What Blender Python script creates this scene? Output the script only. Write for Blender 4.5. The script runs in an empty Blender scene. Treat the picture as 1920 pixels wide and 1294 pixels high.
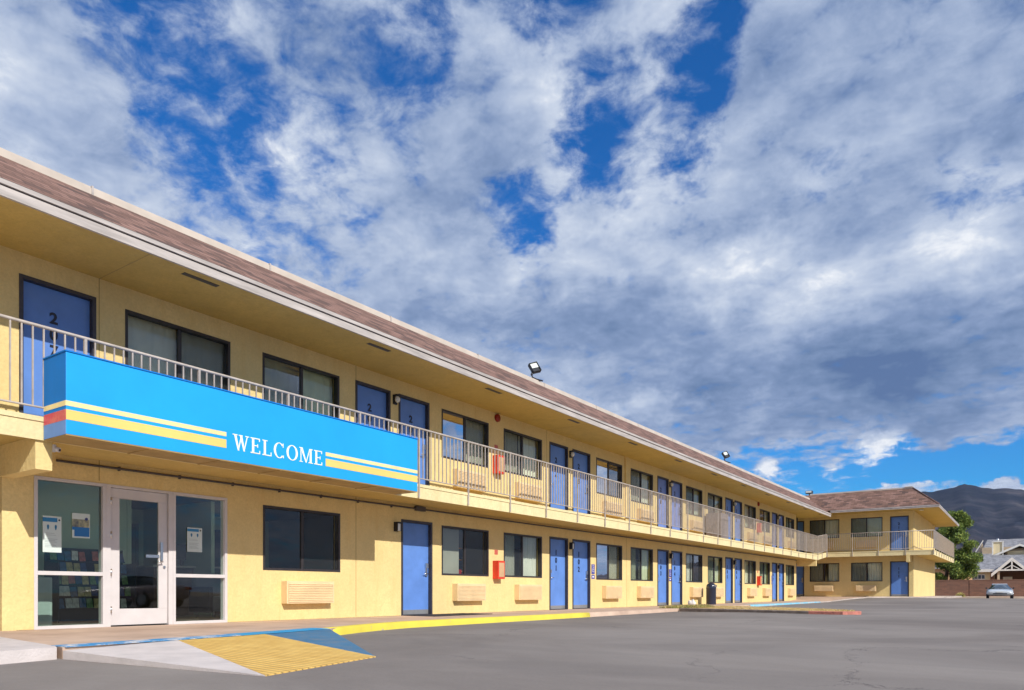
import bpy, bmesh, math, random
from mathutils import Vector, Matrix, Euler
random.seed(7)
R = math.radians
sc = bpy.context.scene
col = sc.collection
# ------------------------------------------------------------------ camera
cd = bpy.data.cameras.new('camera'); cam = bpy.data.objects.new('camera', cd); col.objects.link(cam)
cam.location = (10.995, 0.0, 0.5134)
cam.rotation_euler = (R(90), 0, R(34.824))
cd.sensor_width = 36; cd.lens = 25.875; cd.shift_y = 0.2411
cd.clip_start = 0.05; cd.clip_end = 30000
sc.camera = cam
# ------------------------------------------------------------------ sun
SUN = Vector((1.0, -0.34, 0.72)).normalized()
sl = bpy.data.lights.new('sun', 'SUN'); so = bpy.data.objects.new('sun', sl); col.objects.link(so)
sl.energy = 4.5; sl.angle = R(0.5); sl.color = (1.0, 0.96, 0.89)
so.rotation_euler = SUN.to_track_quat('Z', 'Y').to_euler()
# ------------------------------------------------------------------ view
sc.view_settings.view_transform = 'Standard'; sc.view_settings.look = 'None'
sc.view_settings.exposure = 0.0; sc.view_settings.gamma = 1.0
# ------------------------------------------------------------------ world
W = bpy.data.worlds.new('World'); sc.world = W; W.use_nodes = True
wt = W.node_tree; wt.nodes.clear()
class NT:
    def __init__(s, t): s.t = t
    def n(s, typ, **k):
        nd = s.t.nodes.new(typ)
        for a, v in k.items(): setattr(nd, a, v)
        return nd
    def l(s, a, b): s.t.links.new(a, b)
    def put(s, sock, v):
        if hasattr(v, 'is_linked'): s.l(v, sock)
        else: sock.default_value = v
    def math(s, op, a, b=0.0, clamp=False):
        m = s.n('ShaderNodeMath', operation=op, use_clamp=clamp); s.put(m.inputs[0], a); s.put(m.inputs[1], b); return m.outputs[0]
    def vec(s, op, a, b=(0, 0, 0)):
        m = s.n('ShaderNodeVectorMath', operation=op); s.put(m.inputs[0], a); s.put(m.inputs[1], b); return m.outputs[0]
    def noise(s, v, scale, detail=4, rough=.5, dist=0., col=False):
        m = s.n('ShaderNodeTexNoise'); 
        if v is not None: s.put(m.inputs['Vector'], v)
        m.inputs['Scale'].default_value = scale; m.inputs['Detail'].default_value = detail
        m.inputs['Roughness'].default_value = rough; m.inputs['Distortion'].default_value = dist
        return m.outputs['Color'] if col else m.outputs['Fac']
    def rng(s, v, a, b, c=0., d=1., smooth=False):
        m = s.n('ShaderNodeMapRange'); m.interpolation_type = 'SMOOTHSTEP' if smooth else 'LINEAR'
        s.put(m.inputs[0], v)
        for i, x in enumerate((a, b, c, d)): m.inputs[i + 1].default_value = x
        return m.outputs[0]
    def mix(s, f, a, b, mode='MIX'):
        m = s.n('ShaderNodeMix', data_type='RGBA', blend_type=mode); s.put(m.inputs[0], f); s.put(m.inputs[6], a); s.put(m.inputs[7], b); return m.outputs[2]
    def ramp(s, v, stops):
        m = s.n('ShaderNodeValToRGB'); s.put(m.inputs[0], v); e = m.color_ramp.elements
        while len(e) < len(stops): e.new(.5)
        for i, (p, c) in enumerate(stops): e[i].position = p; e[i].color = (*c, 1) if len(c) == 3 else c
        return m.outputs[0]
# cloud gaps and cloud banks: (azimuth clockwise from +Y, elevation, half-width, half-height, tilt, weight), all angles on the sky
COVER = [
    (-59.4, 32.3, 0.067, 0.145, -28, -0.86), (-47.9, 36.5, 0.096, 0.057, 0, -0.65), (-52.5, 30.7, 0.042, 0.095, -30, -0.30),
    (-41.4, 36.8, 0.035, 0.046, 20, -0.40), (-25.8, 32.2, 0.072, 0.054, -30, -0.85), (-20.4, 34.4, 0.035, 0.052, 0, -0.80),
    (-29.4, 31.2, 0.043, 0.031, 0, -0.60), (-19.8, 37.3, 0.033, 0.033, 0, -0.40), (-33.6, 27.5, 0.044, 0.032, 0, -1.65),
    (-1.4, 24.7, 0.060, 0.018, 12, -0.75), (-11.3, 27.1, 0.035, 0.018, 0, -0.35), (-8.6, 8.3, 0.212, 0.033, 0, -1.20),
    (-1.7, 8.6, 0.114, 0.030, 0, -1.10), (-8.6, 10.1, 0.029, 0.018, 0, 0.90), (-15.6, 8.9, 0.018, 0.012, 0, 0.90),
    (-11.7, 9.5, 0.020, 0.014, 0, 0.80), (-4.7, 10.5, 0.086, 0.014, 0, 0.50), (-3.2, 6.8, 0.104, 0.006, 0, 1.20),
    (-2.0, 9.7, 0.036, 0.006, 0, 0.60), (-68.5, 27.1, 0.107, 0.161, -15, 0.50), (-42.3, 27.0, 0.192, 0.128, 0, 0.35),
    (-13.5, 21.7, 0.313, 0.138, 0, 0.45), (-8.3, 31.9, 0.165, 0.110, 0, 0.02), (-30.7, 34.8, 0.036, 0.071, 20, 0.40),
    (-23.8, 36.7, 0.051, 0.040, 0, 0.40)]
TONE = [
    (-14.2, 14.4, 0.276, 0.049, 8, -0.48), (-3.5, 16.2, 0.149, 0.048, 0, -0.30), (-5.0, 29.2, 0.192, 0.126, 0, -0.12),
    (-23.0, 26.1, 0.127, 0.032, 0, -0.20), (-27.0, 20.1, 0.169, 0.040, 0, -0.25), (-29.0, 24.4, 0.118, 0.033, 8, 0.40),
    (-16.4, 21.7, 0.083, 0.032, -5, 0.50), (-47.9, 25.6, 0.159, 0.076, 0, 0.25), (-27.0, 28.8, 0.138, 0.019, 0, 0.35),
    (-23.4, 13.6, 0.076, 0.017, 5, 0.55), (-2.6, 22.9, 0.068, 0.034, -20, 0.35), (-7.9, 9.9, 0.032, 0.018, 0, 0.80),
    (-15.6, 8.9, 0.018, 0.012, 0, 0.80), (-3.2, 6.8, 0.104, 0.006, 0, 0.50), (-60.4, 21.1, 0.152, 0.073, -25, 0.20),
    (-42.3, 22.6, 0.099, 0.040, 0, 0.15), (-40.6, 28.9, 0.095, 0.019, 0, -0.25), (-30.7, 34.2, 0.036, 0.060, 0, 0.30),
    (-23.4, 37.0, 0.045, 0.034, 0, 0.30)]
def build_sky():
    T = NT(wt)
    tc = T.n('ShaderNodeTexCoord').outputs['Generated']
    d = T.vec('NORMALIZE', tc)
    w1 = T.vec('SUBTRACT', T.noise(d, 5, 5, .6, col=True), (.5, .5, .5))
    w2 = T.vec('SUBTRACT', T.noise(d, 19, 5, .65, col=True), (.5, .5, .5))
    sc1 = T.n('ShaderNodeVectorMath', operation='SCALE'); T.l(w1, sc1.inputs[0]); sc1.inputs[3].default_value = .10
    sc2 = T.n('ShaderNodeVectorMath', operation='SCALE'); T.l(w2, sc2.inputs[0]); sc2.inputs[3].default_value = .055
    dw = T.vec('ADD', T.vec('ADD', d, sc1.outputs[0]), sc2.outputs[0])
    dws = T.vec('ADD', d, sc2.outputs[0])
    def blobs(lst, v):
        tot = None
        for az, el, rx, ry, rot, am in lst:
            a, e = R(az), R(el)
            D = Vector((math.sin(a) * math.cos(e), math.cos(a) * math.cos(e), math.sin(e)))
            X = Vector((math.cos(a), -math.sin(a), 0)); Y = X.cross(D) * 1.0
            Rm = Matrix((X, Y, D)).transposed() @ Matrix.Rotation(R(-rot), 3, 'Z')
            m = T.n('ShaderNodeMapping', vector_type='TEXTURE')
            vv = dws if ry < .025 else v
            T.l(vv, m.inputs[0]); m.inputs[1].default_value = D; m.inputs[2].default_value = Rm.to_euler()
            m.inputs[3].default_value = (rx, max(ry, .008), 1.0)
            ln = T.n('ShaderNodeVectorMath', operation='LENGTH'); T.l(m.outputs[0], ln.inputs[0])
            b = T.rng(ln.outputs['Value'], .35, 1.55, am, 0., True)
            tot = b if tot is None else T.math('ADD', tot, b)
        return tot
    cov = blobs(COVER, dw); ton = blobs(TONE, dw)
    sx = T.n('ShaderNodeSeparateXYZ'); T.l(d, sx.inputs[0])
    zz = T.math('ADD', T.math('MAXIMUM', sx.outputs[2], 0.0), .16)
    cx = T.n('ShaderNodeCombineXYZ'); T.l(T.math('DIVIDE', sx.outputs[0], zz), cx.inputs[0]); T.l(T.math('DIVIDE', sx.outputs[1], zz), cx.inputs[1])
    p = cx.outputs[0]
    f1 = T.noise(p, 1.7, 11, .62, .35)
    f2 = T.noise(p, 5.0, 9, .64, .25); f4 = T.noise(T.vec('ADD', p, (4.1, 9.7, 0)), 12.0, 7, .58, .35)
    f3 = T.noise(T.vec('MULTIPLY', d, (1, 1, 1.5)), 17, 8, .66, .3)
    f = T.math('ADD', T.math('ADD', T.math('MULTIPLY', f1, .35), T.math('MULTIPLY', f2, .45)), T.math('ADD', T.math('MULTIPLY', T.math('SUBTRACT', f3, .5), .55), T.math('MULTIPLY', T.math('SUBTRACT', f4, .5), .75)))
    c = T.math('ADD', T.math('ADD', f, T.math('MULTIPLY', cov, .30)), .235)
    mask = T.rng(c, .31, .66, 0, 1, True)
    t1 = T.noise(T.vec('ADD', p, (7.3, 2.1, 0)), 1.4, 9, .6, .2)
    t2 = T.noise(T.vec('ADD', T.vec('MULTIPLY', d, (1, 1, 2.2)), (3.3, 8.1, 0)), 6.0, 9, .6, .3)
    t = T.math('ADD', T.math('MULTIPLY', T.math('SUBTRACT', t1, .5), 1.15), T.math('ADD', T.math('MULTIPLY', T.math('SUBTRACT', t2, .5), 1.15), T.math('ADD', T.math('MULTIPLY', T.math('SUBTRACT', f4, .5), .55), T.math('MULTIPLY', T.math('SUBTRACT', f3, .5), .45))))
    t = T.math('ADD', T.math('ADD', t, T.math('MULTIPLY', ton, .50)), .55)
    ccol = T.ramp(t, [(0.0, (.10, .17, .34)), (.14, (.15, .23, .40)), (.38, (.235, .32, .51)), (.62, (.39, .475, .65)), (.85, (.58, .65, .78)), (1.0, (.85, .88, .93))])
    sky = T.n('ShaderNodeTexSky', sky_type='NISHITA'); sky.sun_disc = False
    sky.sun_elevation = math.asin(SUN.z); sky.sun_rotation = math.atan2(SUN.x, SUN.y)
    sky.air_density = 1.0; sky.dust_density = .3; sky.ozone_density = 3.0
    bg1 = T.n('ShaderNodeBackground'); bg1.inputs[1].default_value = .125
    hs = T.n('ShaderNodeHueSaturation'); hs.inputs['Saturation'].default_value = 1.2; hs.inputs['Value'].default_value = 1.0
    T.l(sky.outputs[0], hs.inputs['Color']); T.l(T.mix(1.0, hs.outputs[0], (.15, .72, 1.15, 1), 'MULTIPLY'), bg1.inputs[0])
    bg2 = T.n('ShaderNodeBackground'); T.l(ccol, bg2.inputs[0]); bg2.inputs[1].default_value = 1.05
    ms = T.n('ShaderNodeMixShader'); T.l(mask, ms.inputs[0]); T.l(bg1.outputs[0], ms.inputs[1]); T.l(bg2.outputs[0], ms.inputs[2])
    out = T.n('ShaderNodeOutputWorld'); T.l(ms.outputs[0], out.inputs[0])
build_sky()
# ------------------------------------------------------------------ helpers
def tag(o, label=None, cat=None, group=None, kind=None):
    if label: o['label'] = label
    if cat: o['category'] = cat
    if group: o['group'] = group
    if kind: o['kind'] = kind
    return o
def thing(name, label, cat, loc=(0, 0, 0), rz=0., group=None):
    o = bpy.data.objects.new(name, None); o.empty_display_size = .1; col.objects.link(o)
    o.location = loc; o.rotation_euler = (0, 0, rz)
    return tag(o, label, cat, group)
class MB:
    """collects geometry; mp maps local points to the parent's frame"""
    def __init__(s, mp=None): s.bm = bmesh.new(); s.mp = mp
    def P(s, p): return Vector(s.mp(*p)) if s.mp else Vector(p)
    def face(s, pts, mi=0, smooth=False):
        f = s.bm.faces.new([s.bm.verts.new(s.P(p)) for p in pts]); f.material_index = mi; f.smooth = smooth; return f
    def box(s, x0, x1, y0, y1, z0, z1, mi=0):
        v = [s.bm.verts.new(s.P((x, y, z))) for x in (x0, x1) for y in (y0, y1) for z in (z0, z1)]
        for q in ((0, 1, 3, 2), (4, 6, 7, 5), (0, 4, 5, 1), (2, 3, 7, 6), (0, 2, 6, 4), (1, 5, 7, 3)):
            f = s.bm.faces.new([v[i] for i in q]); f.material_index = mi
    def prism(s, poly, z0, z1, mi=0, top=None):
        """poly in local xy, extruded in z; top: optional per-vertex z"""
        n = len(poly); a = [s.bm.verts.new(s.P((p[0], p[1], z0))) for p in poly]
        b = [s.bm.verts.new(s.P((p[0], p[1], (top[i] if top else z1)))) for i, p in enumerate(poly)]
        for f in (s.bm.faces.new(a[::-1]), s.bm.faces.new(b)): f.material_index = mi
        for i in range(n):
            f = s.bm.faces.new([a[i], a[(i + 1) % n], b[(i + 1) % n], b[i]]); f.material_index = mi
    def tube(s, pts, r, seg=10, mi=0, caps=True, smooth=True):
        pts = [s.P(p) for p in pts]; rings = []
        rr = r if isinstance(r, (list, tuple)) else [r] * len(pts)
        for i, p in enumerate(pts):
            t = (pts[min(i + 1, len(pts) - 1)] - pts[max(i - 1, 0)]).normalized()
            u = t.orthogonal().normalized() if i == 0 else (u - t * u.dot(t)).normalized()
            w = t.cross(u)
            rings.append([s.bm.verts.new(p + (u * math.cos(2 * math.pi * k / seg) + w * math.sin(2 * math.pi * k / seg)) * rr[i]) for k in range(seg)])
        for a, b in zip(rings, rings[1:]):
            for k in range(seg):
                f = s.bm.faces.new([a[k], a[(k + 1) % seg], b[(k + 1) % seg], b[k]]); f.smooth = smooth; f.material_index = mi
        if caps:
            s.bm.faces.new(rings[0][::-1]).material_index = mi; s.bm.faces.new(rings[-1]).material_index = mi
    def ball(s, c, r, sx=1, sy=1, sz=1, seg=16, rings=10, mi=0):
        c = Vector(c); rows = []
        for i in range(rings + 1):
            ph = math.pi * i / rings
            rows.append([s.bm.verts.new(s.P((c.x + r * sx * math.sin(ph) * math.cos(2 * math.pi * k / seg), c.y + r * sy * math.sin(ph) * math.sin(2 * math.pi * k / seg), c.z + r * sz * math.cos(ph)))) for k in range(seg)])
        for a, b in zip(rows, rows[1:]):
            for k in range(seg):
                f = s.bm.faces.new([a[k], b[k], b[(k + 1) % seg], a[(k + 1) % seg]]); f.smooth = True; f.material_index = mi
    def build(s, name, mat, parent=None, bevel=0., recalc=True, merge=True):
        if merge: bmesh.ops.remove_doubles(s.bm, verts=s.bm.verts, dist=1e-5)
        if recalc: bmesh.ops.recalc_face_normals(s.bm, faces=s.bm.faces)
        me = bpy.data.meshes.new(name); s.bm.to_mesh(me); s.bm.free()
        for m in (mat if isinstance(mat, (list, tuple)) else [mat]): me.materials.append(m)
        o = bpy.data.objects.new(name, me); col.objects.link(o)
        if parent: o.parent = parent
        if bevel:
            b = o.modifiers.new('bevel', 'BEVEL'); b.width = bevel; b.segments = 2; b.limit_method = 'ANGLE'
        return o
# ------------------------------------------------------------------ materials
def mat(name, color, rough=.6, metal=0., vary=.12, vscale=3., bump=0., bscale=60., spec=.5, detail=6, coat=0., emis=None, vcol=None, stretch=None):
    m = bpy.data.materials.new(name); m.use_nodes = True; T = NT(m.node_tree); b = m.node_tree.nodes['Principled BSDF']
    tc = T.n('ShaderNodeTexCoord').outputs['Object']
    v = T.vec('MULTIPLY', tc, stretch) if stretch else tc
    dark = tuple(c * (1 - vary) for c in color); lite = tuple(min(1, c * (1 + vary * .7)) for c in color)
    if vcol: dark = vcol
    f = T.rng(T.noise(v, vscale, detail, .6), .3, .7)
    T.l(T.mix(f, (*dark, 1), (*lite, 1)), b.inputs['Base Color'])
    b.inputs['Roughness'].default_value = rough; b.inputs['Metallic'].default_value = metal
    b.inputs['Specular IOR Level'].default_value = spec; b.inputs['Coat Weight'].default_value = coat
    if bump:
        bp = T.n('ShaderNodeBump'); bp.inputs['Strength'].default_value = min(1, bump); bp.inputs['Distance'].default_value = .02
        T.l(T.noise(v, bscale, 5, .6), bp.inputs['Height']); T.l(bp.outputs[0], b.inputs['Normal'])
    if emis:
        b.inputs['Emission Color'].default_value = (*emis[:3], 1); b.inputs['Emission Strength'].default_value = emis[3]
    return m
def stucco(name, base, stain):
    m = bpy.data.materials.new(name); m.use_nodes = True; T = NT(m.node_tree); b = m.node_tree.nodes['Principled BSDF']
    tc = T.n('ShaderNodeTexCoord').outputs['Object']
    big = T.rng(T.noise(tc, .7, 6, .65), .35, .68)
    st = T.rng(T.noise(T.vec('MULTIPLY', tc, (2.2, 2.2, .35)), 1.6, 7, .7), .52, .78)
    c = T.mix(big, (*[x * .90 for x in base], 1), (*[min(1, x * 1.06) for x in base], 1))
    mid = T.rng(T.noise(tc, 5.5, 5, .7, .6), .4, .66, 0, .5); c = T.mix(mid, c, (*[x * .84 for x in base], 1))
    c = T.mix(T.math('MULTIPLY', st, .6), c, (*stain, 1))
    fine = T.noise(tc, 26, 4, .65)
    c = T.mix(T.rng(fine, .38, .68, 0, .42), c, (*[x * .72 for x in base], 1))
    T.l(c, b.inputs['Base Color']); b.inputs['Roughness'].default_value = .9; b.inputs['Specular IOR Level'].default_value = .15
    vo = T.n('ShaderNodeTexVoronoi', feature='SMOOTH_F1'); T.l(T.vec('ADD', tc, T.vec('MULTIPLY', T.noise(tc, 9, 3, col=True), (.12, .12, .12))), vo.inputs['Vector']); vo.inputs['Scale'].default_value = 14
    h = T.math('ADD', T.math('MULTIPLY', T.rng(vo.outputs['Distance'], .1, .55), .55), T.math('MULTIPLY', fine, .9))
    bp = T.n('ShaderNodeBump'); bp.inputs['Strength'].default_value = .42; bp.inputs['Distance'].default_value = .012
    T.l(h, bp.inputs['Height']); T.l(bp.outputs[0], b.inputs['Normal'])
    return m
M = {}
M['stucco'] = stucco('yellow_stucco', (.84, .65, .30), (.70, .46, .17))
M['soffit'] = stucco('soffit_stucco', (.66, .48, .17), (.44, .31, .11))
M['slab'] = stucco('balcony_edge_paint', (.86, .72, .40), (.70, .48, .22))
M['joint'] = mat('joint_groove', (.42, .30, .12), .9)
M['trim'] = mat('weathered_white_trim', (.50, .45, .42), .6, vary=.28, vscale=4, bump=.2, bscale=30, stretch=(1, .3, 3))
M['drip'] = mat('dark_drip_edge', (.08, .07, .07), .6)
M['cap'] = mat('cream_metal_cap', (.60, .52, .44), .45, vary=.15, vscale=2, bump=.15, bscale=8)
M['roofflat'] = mat('flat_roof_membrane', (.5, .48, .45), .9)
M['bronze'] = mat('dark_bronze_frame', (.035, .03, .032), .45, vary=.3, vscale=9, spec=.5)
M['jamb'] = mat('navy_door_frame', (.045, .042, .055), .5, vary=.3, vscale=8)
M['door'] = mat('blue_door_paint', (.12, .255, .64), .42, vary=.14, vscale=2.2, bump=.05, bscale=20)
M['door2'] = mat('violet_blue_door_paint', (.17, .26, .62), .45, vary=.16, vscale=2.2, bump=.05, bscale=20)
M['kick'] = mat('grey_threshold', (.42, .42, .42), .4, metal=.6)
M['chrome'] = mat('satin_metal', (.62, .62, .62), .28, metal=1., vary=.15, vscale=30)
M['black'] = mat('black_paint', (.015, .016, .022), .4, vary=.3)
M['digit'] = mat('navy_number', (.008, .01, .03), .4)
M['rail'] = mat('railing_paint', (.44, .38, .33), .5, vary=.22, vscale=6, bump=.1)
M['ac'] = mat('peach_vent_paint', (.80, .60, .34), .6, vary=.10, vscale=3)
M['white'] = mat('white_frame_paint', (.64, .60, .59), .4, vary=.06, vscale=4)
M['curtain'] = mat('curtain_fabric', (.90, .87, .68), .9, vary=.10, vscale=1.5)
M['curtain2'] = mat('curtain_fabric_grey', (.72, .72, .62), .9, vary=.10, vscale=1.5); M['curtain3'] = mat('curtain_fabric_green', (.66, .70, .50), .9, vary=.10, vscale=1.5)
M['blind'] = mat('grey_blind', (.40, .39, .33), .8, vary=.08)
M['concrete'] = mat('pinkish_walk_concrete', (.60, .44, .33), .85, vary=.16, vscale=1.2, bump=.3, bscale=45, vcol=(.44, .30, .22))
M['concrete2'] = mat('pale_concrete', (.50, .42, .37), .88, vary=.22, vscale=2.5, bump=.35, bscale=50)
M['pale'] = mat('pale_ramp_concrete', (.66, .59, .56), .88, vary=.15, vscale=2.5, bump=.35, bscale=50)
M['dirt'] = mat('dry_dirt', (.36, .27, .18), .95, vary=.25, vscale=.5, bump=.4)
M['red'] = mat('red_paint', (.72, .05, .02), .4, vary=.15)
M['redfade'] = mat('faded_red_curb_paint', (.55, .20, .15), .8, vary=.4, vscale=8, bump=.3)
M['lens'] = mat('frosted_glass', (.75, .74, .68), .35, vary=.05)
M['interior'] = mat('sage_interior_wall', (.44, .54, .42), .8, vary=.05)
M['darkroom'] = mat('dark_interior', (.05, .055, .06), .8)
M['tile'] = mat('lobby_floor', (.20, .18, .15), .35)
def patchy(name, base, paint, lo, hi, scale, rough=.7, stretch=(1, 1, 1)):
    m = bpy.data.materials.new(name); m.use_nodes = True; T = NT(m.node_tree); b = m.node_tree.nodes['Principled BSDF']
    tc = T.vec('MULTIPLY', T.n('ShaderNodeTexCoord').outputs['Object'], stretch)
    f = T.rng(T.noise(tc, scale, 8, .7), lo, hi)
    pv = T.mix(T.noise(tc, 2.5, 5), (*[c * .8 for c in paint], 1), (*[min(1, c * 1.12) for c in paint], 1))
    T.l(T.mix(f, (*base, 1), pv), b.inputs['Base Color']); b.inputs['Roughness'].default_value = rough
    bp = T.n('ShaderNodeBump'); bp.inputs['Strength'].default_value = .3; bp.inputs['Distance'].default_value = .01
    T.l(T.noise(tc, 45, 4, .6), bp.inputs['Height']); T.l(bp.outputs[0], b.inputs['Normal'])
    return m
M['blueworn'] = patchy('worn_blue_paint', (.72, .68, .64), (.04, .28, .58), .40, .52, 5)
M['bluegood'] = patchy('blue_curb_paint', (.20, .25, .30), (.03, .33, .62), .22, .40, 4)
M['blueflare'] = patchy('dull_blue_ramp_paint', (.20, .22, .24), (.06, .19, .33), .26, .5, 3)
M['cyan'] = patchy('pale_blue_curb_paint', (.62, .56, .50), (.20, .52, .68), .36, .5, 3)
M['yellow'] = patchy('yellow_curb_paint', (.42, .36, .28), (.76, .62, .07), .30, .40, 5)
def tread():
    m = bpy.data.materials.new('ribbed_yellow_tread'); m.use_nodes = True; T = NT(m.node_tree); b = m.node_tree.nodes['Principled BSDF']
    tc = T.n('ShaderNodeTexCoord').outputs['Object']
    s = T.n('ShaderNodeSeparateXYZ'); T.l(tc, s.inputs[0])
    w = T.math('SINE', T.math('MULTIPLY', T.math('ADD', s.outputs[1], T.math('MULTIPLY', T.noise(tc, 3, 2), .01)), 2 * math.pi / .085))
    g = T.rng(w, -.9, .1)
    c = T.mix(T.rng(T.noise(tc, 4, 7, .65), .35, .7), (.74, .44, .10, 1), (.95, .62, .17, 1))
    c = T.mix(g, T.mix(.42, c, (.42, .27, .09, 1)), c)
    T.l(c, b.inputs['Base Color']); b.inputs['Roughness'].default_value = .75
    bp = T.n('ShaderNodeBump'); bp.inputs['Strength'].default_value = .8; bp.inputs['Distance'].default_value = .02; T.l(g, bp.inputs['Height']); T.l(bp.outputs[0], b.inputs['Normal'])
    return m
M['tread'] = tread()
def shingles(name='brown_shingles', c1=(.20, .108, .078), c2=(.085, .055, .048), c3=(.31, .175, .135), axis=1, row=.14):
    """axis: world axis the courses run along"""
    m = bpy.data.materials.new(name); m.use_nodes = True; T = NT(m.node_tree); b = m.node_tree.nodes['Principled BSDF']
    tc = T.n('ShaderNodeTexCoord').outputs['Object']; s = T.n('ShaderNodeSeparateXYZ'); T.l(tc, s.inputs[0])
    run = s.outputs[axis]; up = T.math('MULTIPLY', s.outputs[2], 1.62)
    cx = T.n('ShaderNodeCombineXYZ'); T.l(run, cx.inputs[0]); T.l(up, cx.inputs[1])
    br = T.n('ShaderNodeTexBrick'); T.l(cx.outputs[0], br.inputs['Vector']); br.inputs['Scale'].default_value = 1.0
    br.inputs['Brick Width'].default_value = .31; br.inputs['Row Height'].default_value = row; br.inputs['Mortar Size'].default_value = .006
    br.inputs['Mortar Smooth'].default_value = .1; br.inputs['Bias'].default_value = 0.
    br.inputs['Color1'].default_value = (0, 0, 0, 1); br.inputs['Color2'].default_value = (1, 1, 1, 1); br.inputs['Mortar'].default_value = (.5, .5, .5, 1)
    bc = T.n('ShaderNodeSeparateColor'); T.l(br.outputs['Color'], bc.inputs[0])
    f = T.math('ADD', T.math('MULTIPLY', bc.outputs[0], .6), T.math('MULTIPLY', T.noise(T.vec('MULTIPLY', tc, (1, 1, 2.5)), 1.6, 8, .7), .55))
    c = T.ramp(f, [(.18, c2), (.5, c1), (.85, c3)])
    c = T.mix(T.math('MULTIPLY', br.outputs['Fac'], .75), c, (.05, .035, .03, 1))
    c = T.mix(T.rng(T.math('FRACT', T.math('DIVIDE', up, row)), .0, .22, .6, 0), c, (.045, .03, .027, 1))
    T.l(c, b.inputs['Base Color']); b.inputs['Roughness'].default_value = .92
    fr = T.math('FRACT', T.math('DIVIDE', up, row))
    h = T.math('SUBTRACT', T.math('MULTIPLY', T.math('SUBTRACT', 1.0, fr), 1.0), T.math('MULTIPLY', br.outputs['Fac'], .4))
    bp = T.n('ShaderNodeBump'); bp.inputs['Strength'].default_value = .7; bp.inputs['Distance'].default_value = .02; T.l(T.math('ADD', h, T.math('MULTIPLY', T.noise(tc, 90, 2), .5)), bp.inputs['Height']); T.l(bp.outputs[0], b.inputs['Normal'])
    return m
M['shingle_y'] = shingles('brown_shingles_long', axis=1); M['shingle_x'] = shingles('brown_shingles_cross', axis=0)
M['slate_x'] = shingles('grey_shingles', (.27, .27, .29), (.19, .19, .21), (.34, .34, .36), 0, .2)
def bricks():
    m = bpy.data.materials.new('brown_block_wall'); m.use_nodes = True; T = NT(m.node_tree); b = m.node_tree.nodes['Principled BSDF']
    tc = T.n('ShaderNodeTexCoord').outputs['Object']; s = T.n('ShaderNodeSeparateXYZ'); T.l(tc, s.inputs[0])
    cx = T.n('ShaderNodeCombineXYZ'); T.l(T.math('ADD', s.outputs[0], s.outputs[1]), cx.inputs[0]); T.l(s.outputs[2], cx.inputs[1])
    br = T.n('ShaderNodeTexBrick'); T.l(cx.outputs[0], br.inputs['Vector']); br.inputs['Scale'].default_value = 1.0
    br.inputs['Brick Width'].default_value = .4; br.inputs['Row Height'].default_value = .1; br.inputs['Mortar Size'].default_value = .008
    br.inputs['Color1'].default_value = (.30, .14, .085, 1); br.inputs['Color2'].default_value = (.17, .085, .06, 1); br.inputs['Mortar'].default_value = (.13, .09, .075, 1)
    c = T.mix(T.rng(T.noise(tc, 1.2, 8, .7), .35, .7), br.outputs['Color'], (.24, .13, .09, 1))
    T.l(c, b.inputs['Base Color']); b.inputs['Roughness'].default_value = .9
    bp = T.n('ShaderNodeBump'); bp.inputs['Strength'].default_value = .6; bp.inputs['Distance'].default_value = .02; T.l(T.math('ADD', T.math('SUBTRACT', 1.0, br.outputs['Fac']), T.noise(tc, 30, 4)), bp.inputs['Height']); T.l(bp.outputs[0], b.inputs['Normal'])
    return m
M['brick'] = bricks()
def glass(name, tint=(.90, .94, .91), extra=.03, ior=1.5):
    m = bpy.data.materials.new(name); m.use_nodes = True; t = m.node_tree; t.nodes.clear(); T = NT(t)
    tr = T.n('ShaderNodeBsdfTransparent'); tr.inputs[0].default_value = (*tint, 1)
    gl = T.n('ShaderNodeBsdfGlossy'); gl.inputs['Roughness'].default_value = .012
    fr = T.n('ShaderNodeFresnel'); fr.inputs[0].default_value = ior
    tc = T.n('ShaderNodeTexCoord').outputs['Object']
    bp = T.n('ShaderNodeBump'); bp.inputs['Strength'].default_value = .05; bp.inputs['Distance'].default_value = .02
    T.l(T.noise(tc, 1.3, 2), bp.inputs['Height']); T.l(bp.outputs[0], gl.inputs['Normal'])
    ms = T.n('ShaderNodeMixShader'); T.l(T.math('ADD', T.math('MULTIPLY', fr.outputs[0], 1.15), extra, clamp=True), ms.inputs[0]); T.l(tr.outputs[0], ms.inputs[1]); T.l(gl.outputs[0], ms.inputs[2])
    o = T.n('ShaderNodeOutputMaterial'); T.l(ms.outputs[0], o.inputs[0]); return m
M['glass'] = glass('tinted_window_glass'); M['glass_office'] = glass('office_glass', (.78, .90, .84), .03)
M['windshield'] = glass('car_glass', (.12, .16, .18), .06)
def screen():
    m = bpy.data.materials.new('insect_screen'); m.use_nodes = True; t = m.node_tree; t.nodes.clear(); T = NT(t)
    tr = T.n('ShaderNodeBsdfTransparent'); df = T.n('ShaderNodeBsdfDiffuse'); df.inputs[0].default_value = (.05, .055, .06, 1)
    ms = T.n('ShaderNodeMixShader'); ms.inputs[0].default_value = .34; T.l(tr.outputs[0], ms.inputs[1]); T.l(df.outputs[0], ms.inputs[2])
    o = T.n('ShaderNodeOutputMaterial'); T.l(ms.outputs[0], o.inputs[0]); return m
M['screen'] = screen()
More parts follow.
